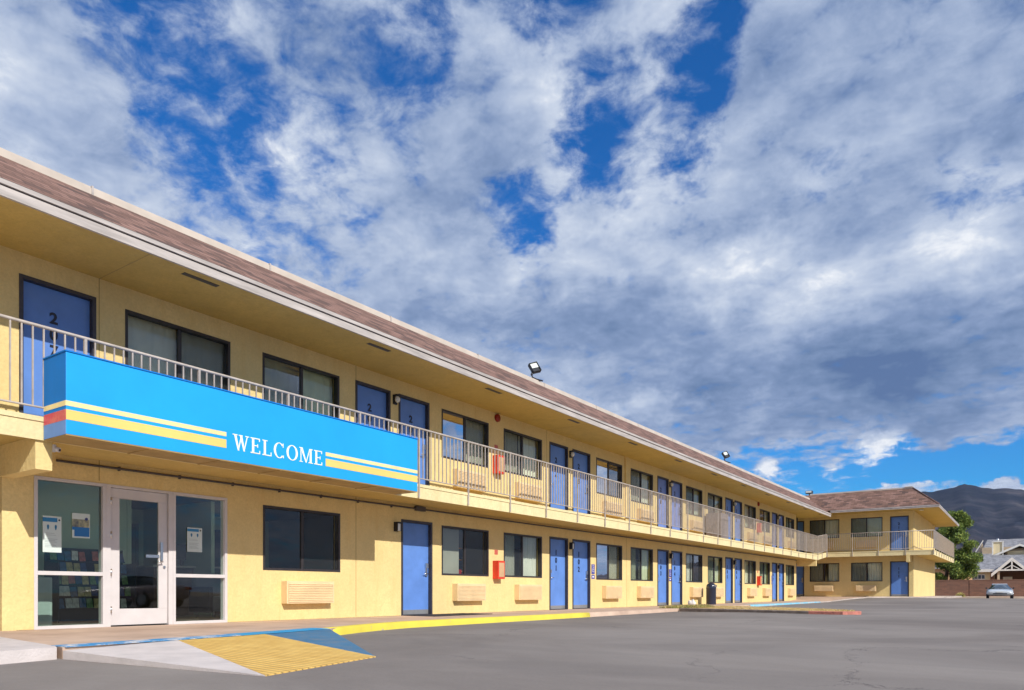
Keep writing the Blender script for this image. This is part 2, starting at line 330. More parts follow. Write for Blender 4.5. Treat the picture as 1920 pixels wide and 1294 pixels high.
def asphalt():
    m = bpy.data.materials.new('worn_asphalt'); m.use_nodes = True; T = NT(m.node_tree); b = m.node_tree.nodes['Principled BSDF']
    tc = T.n('ShaderNodeTexCoord').outputs['Object']
    big = T.rng(T.noise(tc, .22, 8, .62, .6), .35, .66)
    c = T.mix(big, (.235, .202, .184, 1), (.365, .322, .292, 1))
    st = T.rng(T.noise(T.vec('MULTIPLY', tc, (.5, 1.6, 1)), .9, 8, .7, .8), .55, .78)
    c = T.mix(T.math('MULTIPLY', st, .35), c, (.22, .20, .20, 1))
    gr = T.math('ADD', T.math('MULTIPLY', T.noise(tc, 130, 3, .8), .55), T.math('MULTIPLY', T.noise(tc, 42, 3, .8), .45))
    c = T.mix(T.rng(gr, .3, .75, 0, .55), T.mix(.25, c, (.04, .04, .04, 1)), T.mix(.22, c, (.5, .47, .44, 1)))
    vo = T.n('ShaderNodeTexVoronoi', feature='DISTANCE_TO_EDGE'); vo.inputs['Scale'].default_value = .28
    T.l(T.vec('ADD', tc, T.vec('MULTIPLY', T.noise(tc, 1.1, 6, .7, col=True), (1.6, 1.6, 0))), vo.inputs['Vector'])
    oil = T.rng(T.noise(tc, 1.7, 5, .6), .68, .76); c = T.mix(T.math('MULTIPLY', oil, .35), c, (.10, .09, .085, 1))
    pat = T.rng(T.noise(T.vec('MULTIPLY', tc, (.25, .8, 1)), .5, 3, .5, 1.0), .49, .53); c = T.mix(T.math('MULTIPLY', pat, .16), c, (.16, .145, .14, 1))
    cr = T.rng(vo.outputs['Distance'], .0, .006, 1, 0)
    cm = T.math('MULTIPLY', cr, T.rng(T.noise(tc, .35, 3), .5, .6))
    c = T.mix(T.math('MULTIPLY', cm, .6), c, (.11, .10, .10, 1))
    T.l(c, b.inputs['Base Color']); b.inputs['Roughness'].default_value = .95; b.inputs['Specular IOR Level'].default_value = .08
    bp = T.n('ShaderNodeBump'); bp.inputs['Strength'].default_value = .5; bp.inputs['Distance'].default_value = .01
    T.l(T.math('ADD', gr, T.math('MULTIPLY', cm, -1.5)), bp.inputs['Height']); T.l(bp.outputs[0], b.inputs['Normal'])
    return m
M['asphalt'] = asphalt()
def text_mesh(s, size, extrude=.004):
    c = bpy.data.curves.new('t', 'FONT'); c.body = s; c.size = size; c.extrude = extrude; c.align_x = 'CENTER'; c.align_y = 'CENTER'; c.resolution_u = 3; c.offset = size * .03
    o = bpy.data.objects.new('t', c); col.objects.link(o)
    bpy.context.view_layer.update()
    me = bpy.data.meshes.new_from_object(o.evaluated_get(bpy.context.evaluated_depsgraph_get()))
    bpy.data.objects.remove(o); bpy.data.curves.remove(c); return me
DIG = {k: text_mesh(k, .21) for k in '0123456789'}
# ------------------------------------------------------------------ motel wings
main = thing('motel_wing', 'long two storey yellow stucco motel wing with blue doors and brown shingled eave', 'motel building', (0, 0, 0))
far = thing('motel_wing', 'short far wing of the motel, square to the long one, with hipped roof end', 'motel building', (0, 48.9, .25))
mA = lambda s, n, z: (n, s, z)
mB = lambda s, n, z: (s, -n, z)
FL = 2.66      # upper floor level
def wall(mp, parent, s0, s1, z0, z1, ops, n1=0., th=.18):
    b = MB(mp); cur = s0
    for a, c, za, zb in sorted(ops):
        if a > cur: b.box(cur, a, n1 - th, n1, z0, z1)
        if za > z0: b.box(a, c, n1 - th, n1, z0, za)
        if zb < z1: b.box(a, c, n1 - th, n1, zb, z1)
        cur = c
    if s1 > cur: b.box(cur, s1, n1 - th, n1, z0, z1)
    return b.build('wall', M['stucco'], parent, merge=False)
def curtain_mesh(mp, s0, s1, z0, z1, n, amp=.022, per=.115, jitter=0.):
    b = MB(mp); k = max(8, int((s1 - s0) / per * 8)); prev = None; ph = random.random() * 6
    for i in range(k + 1):
        s = s0 + (s1 - s0) * i / k; w = 2 * math.pi * s / per + ph
        nn = n + amp * (math.sin(w) + .3 * math.sin(w * .37 + 1)); ss = s + .012 * math.sin(w * .5)
        cur = [b.bm.verts.new(b.P((ss, nn, z0))), b.bm.verts.new(b.P((ss + jitter * math.sin(w * .23), nn, z1)))]
        if prev: b.bm.faces.new([prev[0], cur[0], cur[1], prev[1]]).smooth = True
        prev = cur
    return b
def window(mp, parent, s0, s1, z0, z1, dark_first, upper=False, style='curtain'):
    f = MB(mp); w = .042; sm = (s0 + s1) / 2
    for a, c, za, zb in ((s0, s1, z0, z0 + w), (s0, s1, z1 - w, z1), (s0, s0 + w, z0 + w, z1 - w), (s1 - w, s1, z0 + w, z1 - w)):
        f.box(a, c, -.11, .006, za, zb)
    f.box(sm - .028, sm + .028, -.10, -.03, z0 + w, z1 - w)
    fr = f.build('window', M['bronze'], parent)
    g = MB(mp)
    g.face([(s0 + w, -.052, z0 + w), (sm - .028, -.052, z0 + w), (sm - .028, -.052, z1 - w), (s0 + w, -.052, z1 - w)])
    g.face([(sm + .028, -.075, z0 + w), (s1 - w, -.075, z0 + w), (s1 - w, -.075, z1 - w), (sm + .028, -.075, z1 - w)])
    g.build('pane', M['glass'], fr)
    a, c = (s0 + w, sm - .02) if dark_first else (sm + .02, s1 - w)
    g = MB(mp); g.face([(a, -.028, z0 + w), (c, -.028, z0 + w), (c, -.028, z1 - w), (a, -.028, z1 - w)]); g.build('insect_screen', M['screen'], fr)
    cm = M[random.choice(('curtain', 'curtain', 'curtain2', 'curtain3'))]
    if style == 'curtain':
        gap = random.choice((0, .02, .05, .16))
        curtain_mesh(mp, s0 - .02, sm + .03 - gap, z0 - .05, z1 + .05, -.19, per=random.choice((.10, .12, .14))).build('curtain', cm, fr, recalc=False)
        curtain_mesh(mp, sm + .05 + gap, s1 + .02, z0 - .05, z1 + .05, -.21, per=random.choice((.10, .12, .14))).build('curtain', cm, fr, recalc=False)
    elif style == 'vertical':
        curtain_mesh(mp, s0 - .02, s1 + .02, z0 - .05, z1 + .05, -.19, amp=.018, per=.21).build('curtain', cm, fr, recalc=False)
    return fr
def door(mp, parent, s0, s1, z0, z1, num=None, handle='far', m='door', inset=.07):
    f = MB(mp); w = .05
    f.box(s0, s0 + w, -.17, .012, z0, z1); f.box(s1 - w, s1, -.17, .012, z0, z1); f.box(s0 + w, s1 - w, -.17, .012, z1 - w, z1)
    f.box(s0 + w, s1 - w, -.17, .0, z0, z0 + .015)
    d = f.build('door', M['jamb'], parent)
    l = MB(mp); l.box(s0 + w + .004, s1 - w - .004, -inset - .045, -inset, z0 + .02, z1 - w - .004); lf = l.build('door_leaf', M[m], d)
    l = MB(mp); l.box(s0 + w + .01, s1 - w - .01, -inset, -inset + .006, z0 + .02, z0 + .12); l.build('kick_plate', M['kick'], d)
    hs = s1 - w - .085 if handle == 'far' else s0 + w + .085
    h = MB(mp)
    h.box(hs - .032, hs + .032, -inset, -inset + .022, z0 + .86, z0 + 1.16)
    h.box(hs - .04, hs + .04, -inset + .022, -inset + .045, z0 + 1.05, z0 + 1.15)
    sg = -1 if handle == 'far' else 1
    h.tube([(hs, -inset, z0 + .92), (hs, -inset + .06, z0 + .92), (hs + sg * .03, -inset + .065, z0 + .92), (hs + sg * .12, -inset + .06, z0 + .915)], .011, 8)
    h.build('handle', M['chrome'], d)
    if num:
        cs = s0 + (s1 - s0) * .46
        for i, ch in enumerate(num):
            me = DIG[ch]
            if not me.materials: me.materials.append(M['digit'])
            o = bpy.data.objects.new('number', me); col.objects.link(o); o.parent = d
            p = mp(cs, -inset + .005, z0 + 1.64 - i * .225)
            o.location = p
            o.rotation_euler = (R(90), 0, R(90)) if mp is mA else (R(90), 0, 0)
    return d
def ac(mp, parent, s0, s1, z0, z1, dep=.16):
    b = MB(mp); b.box(s0, s1, 0, dep, z0, z1)
    o = b.build('air_conditioner_cover', M['ac'], parent, bevel=.006)
    g = MB(mp); n = 11; h = (z1 - z0 - .06) / n
    for i in range(n):
        za = z0 + .03 + i * h
        g.prism([(s0 + .03, dep + .001), (s1 - .03, dep + .001), (s1 - .03, dep + .014), (s0 + .03, dep + .014)], za, za + h * .55, top=[za + h * .8, za + h * .8, za + h * .45, za + h * .45])
    g.build('grille', M['ac'], o)
    return o
P0, PER = 12.97, 7.45
upper_ops, lower_ops = [], []
def W_(lst, a, b, z0, z1): lst.append((a, b, z0, z1))
LZ = (.90, 2.045); UZ = (3.61, 4.73); DZ = (0., 2.08); UDZ = (FL, 4.76)
# ---- main wing: upper row
up_w = [(5.71, 7.48, 0, 'vertical'), (8.12, 9.89, 1, 'vertical')]; up_d = [(4.30, 5.29, '207', 'far', 'door'), (10.31, 11.30, '202', 'near', 'door'), (11.55, 12.54, '203', 'far', 'door')]
lo_w = [(8.13, 9.91, 0, 'none'), (12.97, 14.78, 0, 'none')]; lo_d = [(11.63, 12.64, None, 'far', 'door')]
unum, lnum = 204, 101
UN = iter(['204', '205', '206', '208', '209', '210', '211', '213'])
for k in range(5):
    b = P0 + k * PER
    up_w.append((b, b + 1.81, 0 if k % 2 else (1 if k else 0), 'curtain' if k else 'vertical'))
    if k: lo_w.append((b, b + 1.81, 0, 'curtain'))
    if k == 4: break
    up_w.append((b + 2.46, b + 4.29, 1, 'curtain')); lo_w.append((b + 2.46, b + 4.29, 1, 'curtain'))
    for off, w, hd in ((4.68, 1.03, 'near'), (5.97, 1.09, 'far')):
        up_d.append((b + off, b + off + w, next(UN), hd, 'door' if k % 2 == 0 else 'door2')); unum += 1
        lo_d.append((b + off, b + off + w, str(lnum), hd, 'door' if hd == 'near' else 'door')); lnum += 1
wall(mA, main, -8, 45.08, 2.5, 5.05, [(a, c, *UZ) for a, c, _, _ in up_w] + [(d[0], d[1], *UDZ) for d in up_d])
wall(mA, main, 4.1, 45.08, 0, 2.5, [(a, c, *LZ) for a, c, _, _ in lo_w] + [(d[0], d[1], *DZ) for d in lo_d] + [(4.48, 7.42, 0.0, 2.09)])
wall(mA, main, -8, 2.2, 0, 2.5, [])
for a, c, dk, st in up_w: window(mA, main, a, c, *UZ, dk, True, st)
for a, c, dk, st in lo_w: window(mA, main, a, c, *LZ, dk, False, st)
for a, c, nm, hd, m in up_d: door(mA, main, a, c, *UDZ, nm, hd, m)
for a, c, nm, hd, m in lo_d: door(mA, main, a, c, *DZ, nm, hd, m)
for a, c, dk, st in up_w[2:]:
    sft = .10 if abs((a - P0) % PER) < .1 else .55
    ac(mA, main, a + .40 - .0 + (0 if sft < .2 else .1), a + 1.50 + (0 if sft < .2 else .1), FL + .30, FL + .74)
for a, c, dk, st in lo_w: ac(mA, main, a + .39 + (.1 if dk else 0), a + 1.49 + (.1 if dk else 0), .30, .71)
# end walls, rear wall, floors, roof deck (kept clear of each other)
b = MB(mA)
b.box(44.90, 45.08, -8, -.18, 0, 5.05); b.box(-8, -7.82, -8, -.18, 0, 5.05); b.box(-8, 45.08, -8.2, -8, 0, 5.05)
b.box(4.1, 4.26, -8, -.18, 0, 2.45); b.box(2.04, 2.2, -8, -.18, 0, 2.45)
b.build('wall', M['stucco'], main)
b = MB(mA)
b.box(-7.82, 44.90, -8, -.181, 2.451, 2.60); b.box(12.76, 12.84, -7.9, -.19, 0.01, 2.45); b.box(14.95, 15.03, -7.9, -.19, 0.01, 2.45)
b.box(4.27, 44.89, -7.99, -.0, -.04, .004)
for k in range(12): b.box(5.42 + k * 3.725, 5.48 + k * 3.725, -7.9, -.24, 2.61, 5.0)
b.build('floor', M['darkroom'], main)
b = MB(mA)
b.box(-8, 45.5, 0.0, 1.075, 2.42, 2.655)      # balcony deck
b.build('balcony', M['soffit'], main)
b = MB(mA)
b.box(-8, 45.5, 1.077, 1.105, 2.375, 2.60); b.box(-8, 45.5, 1.077, 1.12, 2.602, 2.662)
b.build('balcony_edge', M['slab'], main)
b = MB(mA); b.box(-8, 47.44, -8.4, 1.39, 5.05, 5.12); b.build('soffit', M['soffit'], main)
# ramped link of the balcony up to the higher far wing
b = MB(mA)
def wedge(b, s0, s1, n0, n1, za0, za1, zb0, zb1):
    v = [(s0, n0, za0), (s0, n1, za0), (s0, n1, za1), (s0, n0, za1), (s1, n0, zb0), (s1, n1, zb0), (s1, n1, zb1), (s1, n0, zb1)]
    for q in ((0, 1, 2, 3), (7, 6, 5, 4), (0, 4, 5, 1), (3, 2, 6, 7), (1, 5, 6, 2), (0, 3, 7, 4)): b.face([v[i] for i in q])
wedge(b, 45.502, 47.78, -2.0, 1.105, 2.375, 2.66, 2.63, 2.91)
b.build('balcony_ramp', M['slab'], main)
for s in (4.06, 45.2):
    b = MB(mA); b.box(s, s + .19, .0, 1.07, 2.02, 2.418); b.build('cantilever_beam', M['stucco'], main)
# fascia, shingled mansard, cap
b = MB(mA); b.box(-8, 47.47, 1.392, 1.43, 5.035, 5.15); b.box(-8, 47.47, 1.392, 1.455, 5.165, 5.225)
b.build('fascia', M['trim'], main)
b = MB(mA); b.box(-8, 47.47, 1.392, 1.425, 5.15, 5.165); b.build('drip_edge', M['drip'], main)
b = MB(mA)
b.face([(-8, 1.46, 5.222), (47.47, 1.46, 5.222), (49.0, -.1, 6.33), (-8, -.1, 6.27)])
b.face([(-8, 1.46, 5.222), (-8, -.1, 6.27), (-8, -8.4, 6.27), (-8, -8.4, 5.222)])
b.face([(47.47, 1.46, 5.222), (49.0, -.1, 6.33), (49.0, -8.4, 6.33), (47.47, -8.4, 5.222)])
b.face([(-8, -8.4, 5.222), (-8, -8.4, 6.27), (49, -8.4, 6.33), (47.47, -8.4, 5.222)])
b.build('roof', M['shingle_y'], main, recalc=False)
b = MB(mA)
def slopedbox(b, s0, s1, za, zb, n0, n1, h0, h1):
    v = [(s0, n0, za + h0), (s0, n1, za + h0), (s0, n1, za + h1), (s0, n0, za + h1), (s1, n0, zb + h0), (s1, n1, zb + h0), (s1, n1, zb + h1), (s1, n0, zb + h1)]
    for q in ((0, 1, 2, 3), (7, 6, 5, 4), (0, 4, 5, 1), (3, 2, 6, 7), (1, 5, 6, 2), (0, 3, 7, 4)): b.face([v[i] for i in q])
slopedbox(b, -8, 49.0, 6.27, 6.33, -.30, -.07, -.03, .085); slopedbox(b, -8, 49.0, 6.27, 6.33, -.06, -.045, -.06, .05)
b.build('roof_cap', M['cap'], main)
b = MB(mA)
for k in range(10): b.box(2.2 + k * 3.05, 2.23 + k * 3.05, -.31, -.035, 6.20, 6.372)
b.build('cap_seam', M['trim'], main)
b = MB(mA); b.box(-8, 49.0, -8.4, -.31, 6.22, 6.26); b.build('roof_deck', M['roofflat'], main)
for k in range(13):
    b = MB(mA); s = 5.92 + k * 3.6; b.box(s, s + .55, 1.13, 1.22, 5.044, 5.052); b.build('soffit_vent', M['drip'], main)
b = MB(mA)
for s in (5.33, 10.32, 17.5, 22.55, 30.0, 37.5): b.box(s, s + .012, .0, .0025, 2.66, 5.05)
for s in (5.33, 17.5, 30.0): b.box(s, s + .012, .003, 1.38, 5.0475, 5.0505)
for s in (5.33,): b.box(s, s + .012, .0, .0025, 2.12, 2.42)
for s in (10.32, 22.55): b.box(s, s + .012, .0, .0025, 0.02, 2.42)
b.build('control_joint', M['joint'], main)
b = MB(mA)   # conduit just below the balcony
b.tube([(4.75, .03, 2.33), (12.9, .03, 2.345), (45.0, .03, 2.37)], .019, 6); b.box(12.05, 12.35, .0, .07, 2.30, 2.40)
for k in range(8): b.box(5.6 + k * .95, 5.62 + k * .95, .0, .05, 2.30, 2.36)
b.build('conduit', M['drip'], main)
b = MB(mA); b.box(22.42, 22.66, .0, .045, 2.66, 5.05); b.build('pilaster', M['stucco'], main)
# base shadow gap strip
# ---- storefront of the office
sf = MB(mA)
def frm(b, s0, s1, z0, z1, w, n0, n1):
    b.box(s0, s1, n0, n1, z0, z0 + w); b.box(s0, s1, n0, n1, z1 - w, z1); b.box(s0, s0 + w, n0, n1, z0 + w, z1 - w); b.box(s1 - w, s1, n0, n1, z0 + w, z1 - w)
frm(sf, 4.48, 5.43, 0, 2.09, .045, -.12, .012); sf.box(4.525, 5.385, -.12, .010, .745, .80)
frm(sf, 6.46, 7.42, 0, 2.09, .045, -.12, .012); sf.box(6.505, 7.375, -.12, .010, .745, .80)
sf.box(5.431, 5.50, -.12, .008, 0, 2.09); sf.box(6.39, 6.459, -.12, .008, 0, 2.09); sf.box(5.50, 6.39, -.12, .008, 2.05, 2.09)
sfo = sf.build('storefront_frame', M['white'], main, bevel=.004)
for a, c in ((4.525, 5.385), (6.505, 7.375)):
    for za, zb in ((.045, .745), (.80, 2.045)):
        g = MB(mA); g.face([(a, -.045, za), (c, -.045, za), (c, -.045, zb), (a, -.045, zb)]); g.build('pane', M['glass_office'], sfo)
d = MB(mA)
d.box(5.507, 6.383, -.075, -.03, .02, .26); d.box(5.507, 6.383, -.075, -.03, 1.90, 2.045); d.box(5.507, 5.645, -.075, -.03, .26, 1.90); d.box(6.245, 6.383, -.075, -.03, .26, 1.90)
do = d.build('glass_door', M['white'], main, bevel=.004)
g = MB(mA); g.face([(5.645, -.05, .26), (6.245, -.05, .26), (6.245, -.05, 1.90), (5.645, -.05, 1.90)]); g.build('pane', M['glass_office'], do)
h = MB(mA); h.box(6.26, 6.30, -.03, .0, 1.0, 1.28); h.box(6.04, 6.25, -.045, -.02, 1.04, 1.085); h.tube([(6.28, -.03, .98), (6.28, .03, .98), (6.20, .04, .98)], .011, 8); h.tube([(6.33, -.03, .90), (6.33, -.01, .90)], .02, 10)
h.build('handle', M['chrome'], do)
h = MB(mA)
for z in (.25, .80, 1.35, 1.85): h.tube([(5.503, .004, z - .05), (5.503, .004, z + .05)], .013, 8)
h.build('hinge', M['chrome'], do)
# ---- far wing
fw = [(-.11, 1.62, 1), (2.29, 4.03, 1)]
fU = [(a, c, 3.60, 4.76) for a, c, _ in fw] + [(4.44, 5.43, *UDZ), (-1.45, -.45, *UDZ)]
fLw = [(a, c, *LZ) for a, c, _ in fw] + [(4.44, 5.43, *DZ), (-1.45, -.45, *DZ)]
wall(mB, far, -6, 5.68, 2.5, 5.05, fU); wall(mB, far, -6, 5.68, -.03, 2.5, fLw)
for a, c, dk in fw: window(mB, far, a, c, 3.60, 4.76, dk, True, 'vertical'); window(mB, far, a, c, *LZ, dk, False, 'curtain')
door(mB, far, 4.44, 5.43, *UDZ, '212', 'far', 'door', .10); door(mB, far, 4.44, 5.43, *DZ, '111', 'far', 'door', .10)
door(mB, far, -1.45, -.45, *UDZ, None, 'far', 'door', .10); door(mB, far, -1.45, -.45, *DZ, None, 'far', 'door', .10)
for a, c, dk in fw:
    ac(mB, far, a + .31, a + 1.42, .30, .66, .30); ac(mB, far, a + .31, a + 1.42, FL + .3, FL + .72, .16)
b = MB(mB)
b.box(5.50, 5.68, -12.4, -.18, -.03, 5.05); b.box(-6, 5.68, -12.6, -12.4, -.03, 5.05); b.box(-6.2, -6, -12.6, 0, -.03, 5.05)
b.box(5.45, 5.68, .0, .05, -.03, 2.44)
b.build('wall', M['stucco'], far)
b = MB(mB); b.box(-5.9, 5.49, -12.3, -.2, 2.45, 2.6); b.box(-5.9, 5.49, -12.3, -.0, -.06, -.02); b.box(2.0, 2.06, -12.3, -.24, 0, 5.0); b.build('floor', M['darkroom'], far)
b = MB(mB)
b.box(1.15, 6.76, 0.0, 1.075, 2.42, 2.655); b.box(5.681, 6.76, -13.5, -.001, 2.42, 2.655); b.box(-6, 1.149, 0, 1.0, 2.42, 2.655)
b.build('balcony', M['soffit'], far)
b = MB(mB)
b.box(1.12, 6.79, 1.077, 1.105, 2.375, 2.60); b.box(1.12, 6.79, 1.077, 1.12, 2.602, 2.662)
b.box(6.762, 6.79, -13.5, 1.076, 2.375, 2.60); b.box(6.762, 6.80, -13.5, 1.076, 2.602, 2.662)
b.build('balcony_edge', M['slab'], far)
b = MB(mB); b.box(5.42, 5.60, 0., 1.13, 1.99, 2.418); b.build('cantilever_beam', M['stucco'], far)
b = MB(mB); b.box(1.45, 7.06, -13.8, 1.39, 5.05, 5.10); b.box(-6.3, 1.449, -13.8, 1.39, 5.06, 5.10); b.build('soffit', M['soffit'], far)
b = MB(mB)
b.box(1.40, 7.10, 1.392, 1.43, 5.03, 5.10); b.box(1.40, 7.12, 1.392, 1.45, 5.105, 5.165)
b.box(7.062, 7.10, -13.8, 1.391, 5.03, 5.10); b.box(7.062, 7.12, -13.8, 1.391, 5.105, 5.165)
b.build('fascia', M['trim'], far)
b = MB(mB)
b.face([(1.40, 1.455, 5.165), (7.12, 1.455, 5.165), (5.60, -.1, 6.38), (-.12, -.1, 6.38)])
b.face([(-6.3, 1.2, 5.165), (1.40, 1.455, 5.165), (-.12, -.1, 6.38), (-6.3, -.1, 6.38)])
b.build('roof', M['shingle_x'], far, recalc=False)
b = MB(mB); b.face([(7.12, -13.8, 5.165), (-6.3, -13.8, 5.165), (-6.3, -12.3, 6.38), (5.60, -12.3, 6.38)]); b.build('roof', M['shingle_x'], far, recalc=False)
b = MB(mB); b.face([(7.12, 1.455, 5.165), (7.12, -13.8, 5.165), (5.60, -12.3, 6.38), (5.60, -.1, 6.38)]); b.build('roof', M['shingle_y'], far, recalc=False)
b = MB(mB); b.box(-.12, 5.64, -.28, -.06, 6.36, 6.44); b.box(5.42, 5.645, -12.3, -.29, 6.36, 6.44); b.box(5.2, 5.62, -.33, -.02, 6.44, 6.475)
b.build('roof_cap', M['cap'], far)
b = MB(mB); b.tube([(7.10, 1.44, 5.19), (5.62, -.09, 6.40)], .035, 6); b.build('hip_cap', M['shingle_x'], far)
b = MB(mB); b.box(-6.3, 5.4, -12.3, -.3, 6.30, 6.34); b.build('roof_deck', M['roofflat'], far)
b = MB(mB); b.tube([(6.1, .2, 5.045), (6.1, .2, 5.0)], .12, 16); b.build('soffit_lamp', M['lens'], far)
# ------------------------------------------------------------------ balcony railings
def railing(name, label, pts, zs, post_at, topz=1.10, step=.122, start_off=0.):
    """pts: polyline corners in world xy, zs floor heights; posts at distances post_at along it"""
    t = thing(name, label, 'railing', (pts[0][0], pts[0][1], zs[0])); O = Vector((pts[0][0], pts[0][1], zs[0]))
    L = [0]
    for a, b_ in zip(pts, pts[1:]): L.append(L[-1] + math.hypot(b_[0] - a[0], b_[1] - a[1]))
    def at(d):
        for i in range(len(pts) - 1):
            if d <= L[i + 1] + 1e-6:
                f = (d - L[i]) / (L[i + 1] - L[i]); return Vector((pts[i][0] + (pts[i + 1][0] - pts[i][0]) * f, pts[i][1] + (pts[i + 1][1] - pts[i][1]) * f, zs[i] + (zs[i + 1] - zs[i]) * f)) - O
    up = Vector((0, 0, 1))
    ps = sorted(set([round(p, 4) for p in post_at]))
    b = MB()
    for i in range(len(pts) - 1):
        a, c = at(L[i]), at(L[i + 1] - 1e-5); b.tube([a + up * topz, c + up * topz], .022, 8)
    b.build('top_rail', M['rail'], t)
    b = MB()
    for i in range(len(pts) - 1):
        a, c = at(L[i]), at(L[i + 1] - 1e-5); b.tube([a + up * .11, c + up * .11], .014, 6)
    b.build('bottom_rail', M['rail'], t)
    for p in ps:
        q = at(p); b = MB(); w = .017
        b.box(q.x - w, q.x + w, q.y - w, q.y + w, q.z - .27, q.z + topz - .01); b.build('post', M['rail'], t)
    for p, q in zip(ps, ps[1:]):
        n = max(1, round((q - p) / step)); b = MB(); w = .0085
        for i in range(1, n):
            c = at(p + (q - p) * i / n); b.box(c.x - w, c.x + w, c.y - w, c.y + w, c.z + .11, c.z + topz - .01)
        b.build('baluster_panel', M['rail'], t)
    return t
post0 = 12.53 - 13 * 1.5825
posts = [post0 + k * 1.5825 + 8.05 for k in range(34)]
posts = [p for p in posts if 0 <= p < 53.4] + [53.5, 54.6, 55.78]
railing('balcony_railing', 'long brown metal railing along the upper walkway of the main motel wing', [(1.125, -8.05), (1.125, 45.45), (1.125, 47.75)], [FL, FL, FL + .25], posts)
railing('balcony_railing', 'short metal railing wrapping round the end of the far motel wing balcony', [(1.16, 47.77), (6.81, 47.77), (6.81, 62.3)], [FL + .25] * 3,
        [0, 1.41, 2.82, 4.24, 5.65] + [5.65 + 1.614 * k for k in range(1, 10)])
# ------------------------------------------------------------------ welcome sign
sg = thing('welcome_sign', 'big bright blue box sign reading WELCOME with yellow stripes on the balcony edge', 'sign', (1.13, 4.12, 2.37))
mS = lambda s, n, z: (n - 1.13, s - 4.12, z - 2.37)
S0, S1, SX0, SX1, SZ0, SZ1 = 4.13, 10.27, 1.135, 1.70, 2.375, 3.36
def paint_mat(name, c, r=.38): return mat(name, c, r, vary=.09, vscale=.9, coat=.08, detail=9)
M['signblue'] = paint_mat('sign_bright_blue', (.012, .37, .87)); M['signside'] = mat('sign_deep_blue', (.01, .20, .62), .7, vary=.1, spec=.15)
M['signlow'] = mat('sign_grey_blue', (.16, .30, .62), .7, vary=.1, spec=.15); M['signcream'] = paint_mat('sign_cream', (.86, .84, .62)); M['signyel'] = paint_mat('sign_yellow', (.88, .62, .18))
M['signred'] = patchy('sign_red', (.75, .25, .15), (.60, .03, .10), .3, .5, 1.2, .35); M['ply'] = mat('sign_underside_board', (.40, .27, .10), .7, vary=.2, vscale=3)
b = MB(mS); b.box(S0, S1, SX0, SX1, SZ0 + .01, SZ1); b.build('cabinet', M['signblue'], sg, bevel=.004)
b = MB(mS); b.box(S0 + .002, S1 - .002, SX0, SX1 - .004, SZ0 - .004, SZ0 + .009)
for k in range(1, 6): b.box(S0 + k * 1.02, S0 + k * 1.02 + .03, SX0, SX1 - .01, SZ0 - .012, SZ0 - .004)
b.build('underside', M['ply'], sg)
b = MB(mS); b.box(S0 - .012, S1 + .012, SX0 - .005, SX1 + .012, SZ1, SZ1 + .016); b.build('trim_edge', M['signside'], sg)
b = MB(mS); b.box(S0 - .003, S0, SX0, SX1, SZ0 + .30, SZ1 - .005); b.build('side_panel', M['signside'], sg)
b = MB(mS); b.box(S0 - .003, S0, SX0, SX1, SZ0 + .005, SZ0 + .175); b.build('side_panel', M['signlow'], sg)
b = MB(mS); b.box(S0 - .004, S0, SX0, SX1, SZ0 + .175, SZ0 + .30); b.build('red_stripe', M['signred'], sg)
fx = SX1 + .001
def fbox(b, s0, s1, z0, z1, d=.002): b.box(s0, s1, fx, fx + d, SZ0 + z0, SZ0 + z1)
b = MB(mS); fbox(b, S0 + .0, 6.26, .345, .405); b.box(S0 - .005, S0 + .0, SX0, SX1 + .001, SZ0 + .345, SZ0 + .405); spm = mat('sign_pale_yellow', (.90, .74, .36), .35)
b.build('stripe', spm, sg)
b = MB(mS); fbox(b, 8.07, S1, .345, .405); b.build('stripe', spm, sg)
b = MB(mS); fbox(b, S0 + .0, 6.26, .18, .30); b.build('stripe', M['signyel'], sg)
b = MB(mS); fbox(b, 8.07, S1, .18, .30); b.build('stripe', M['signyel'], sg)
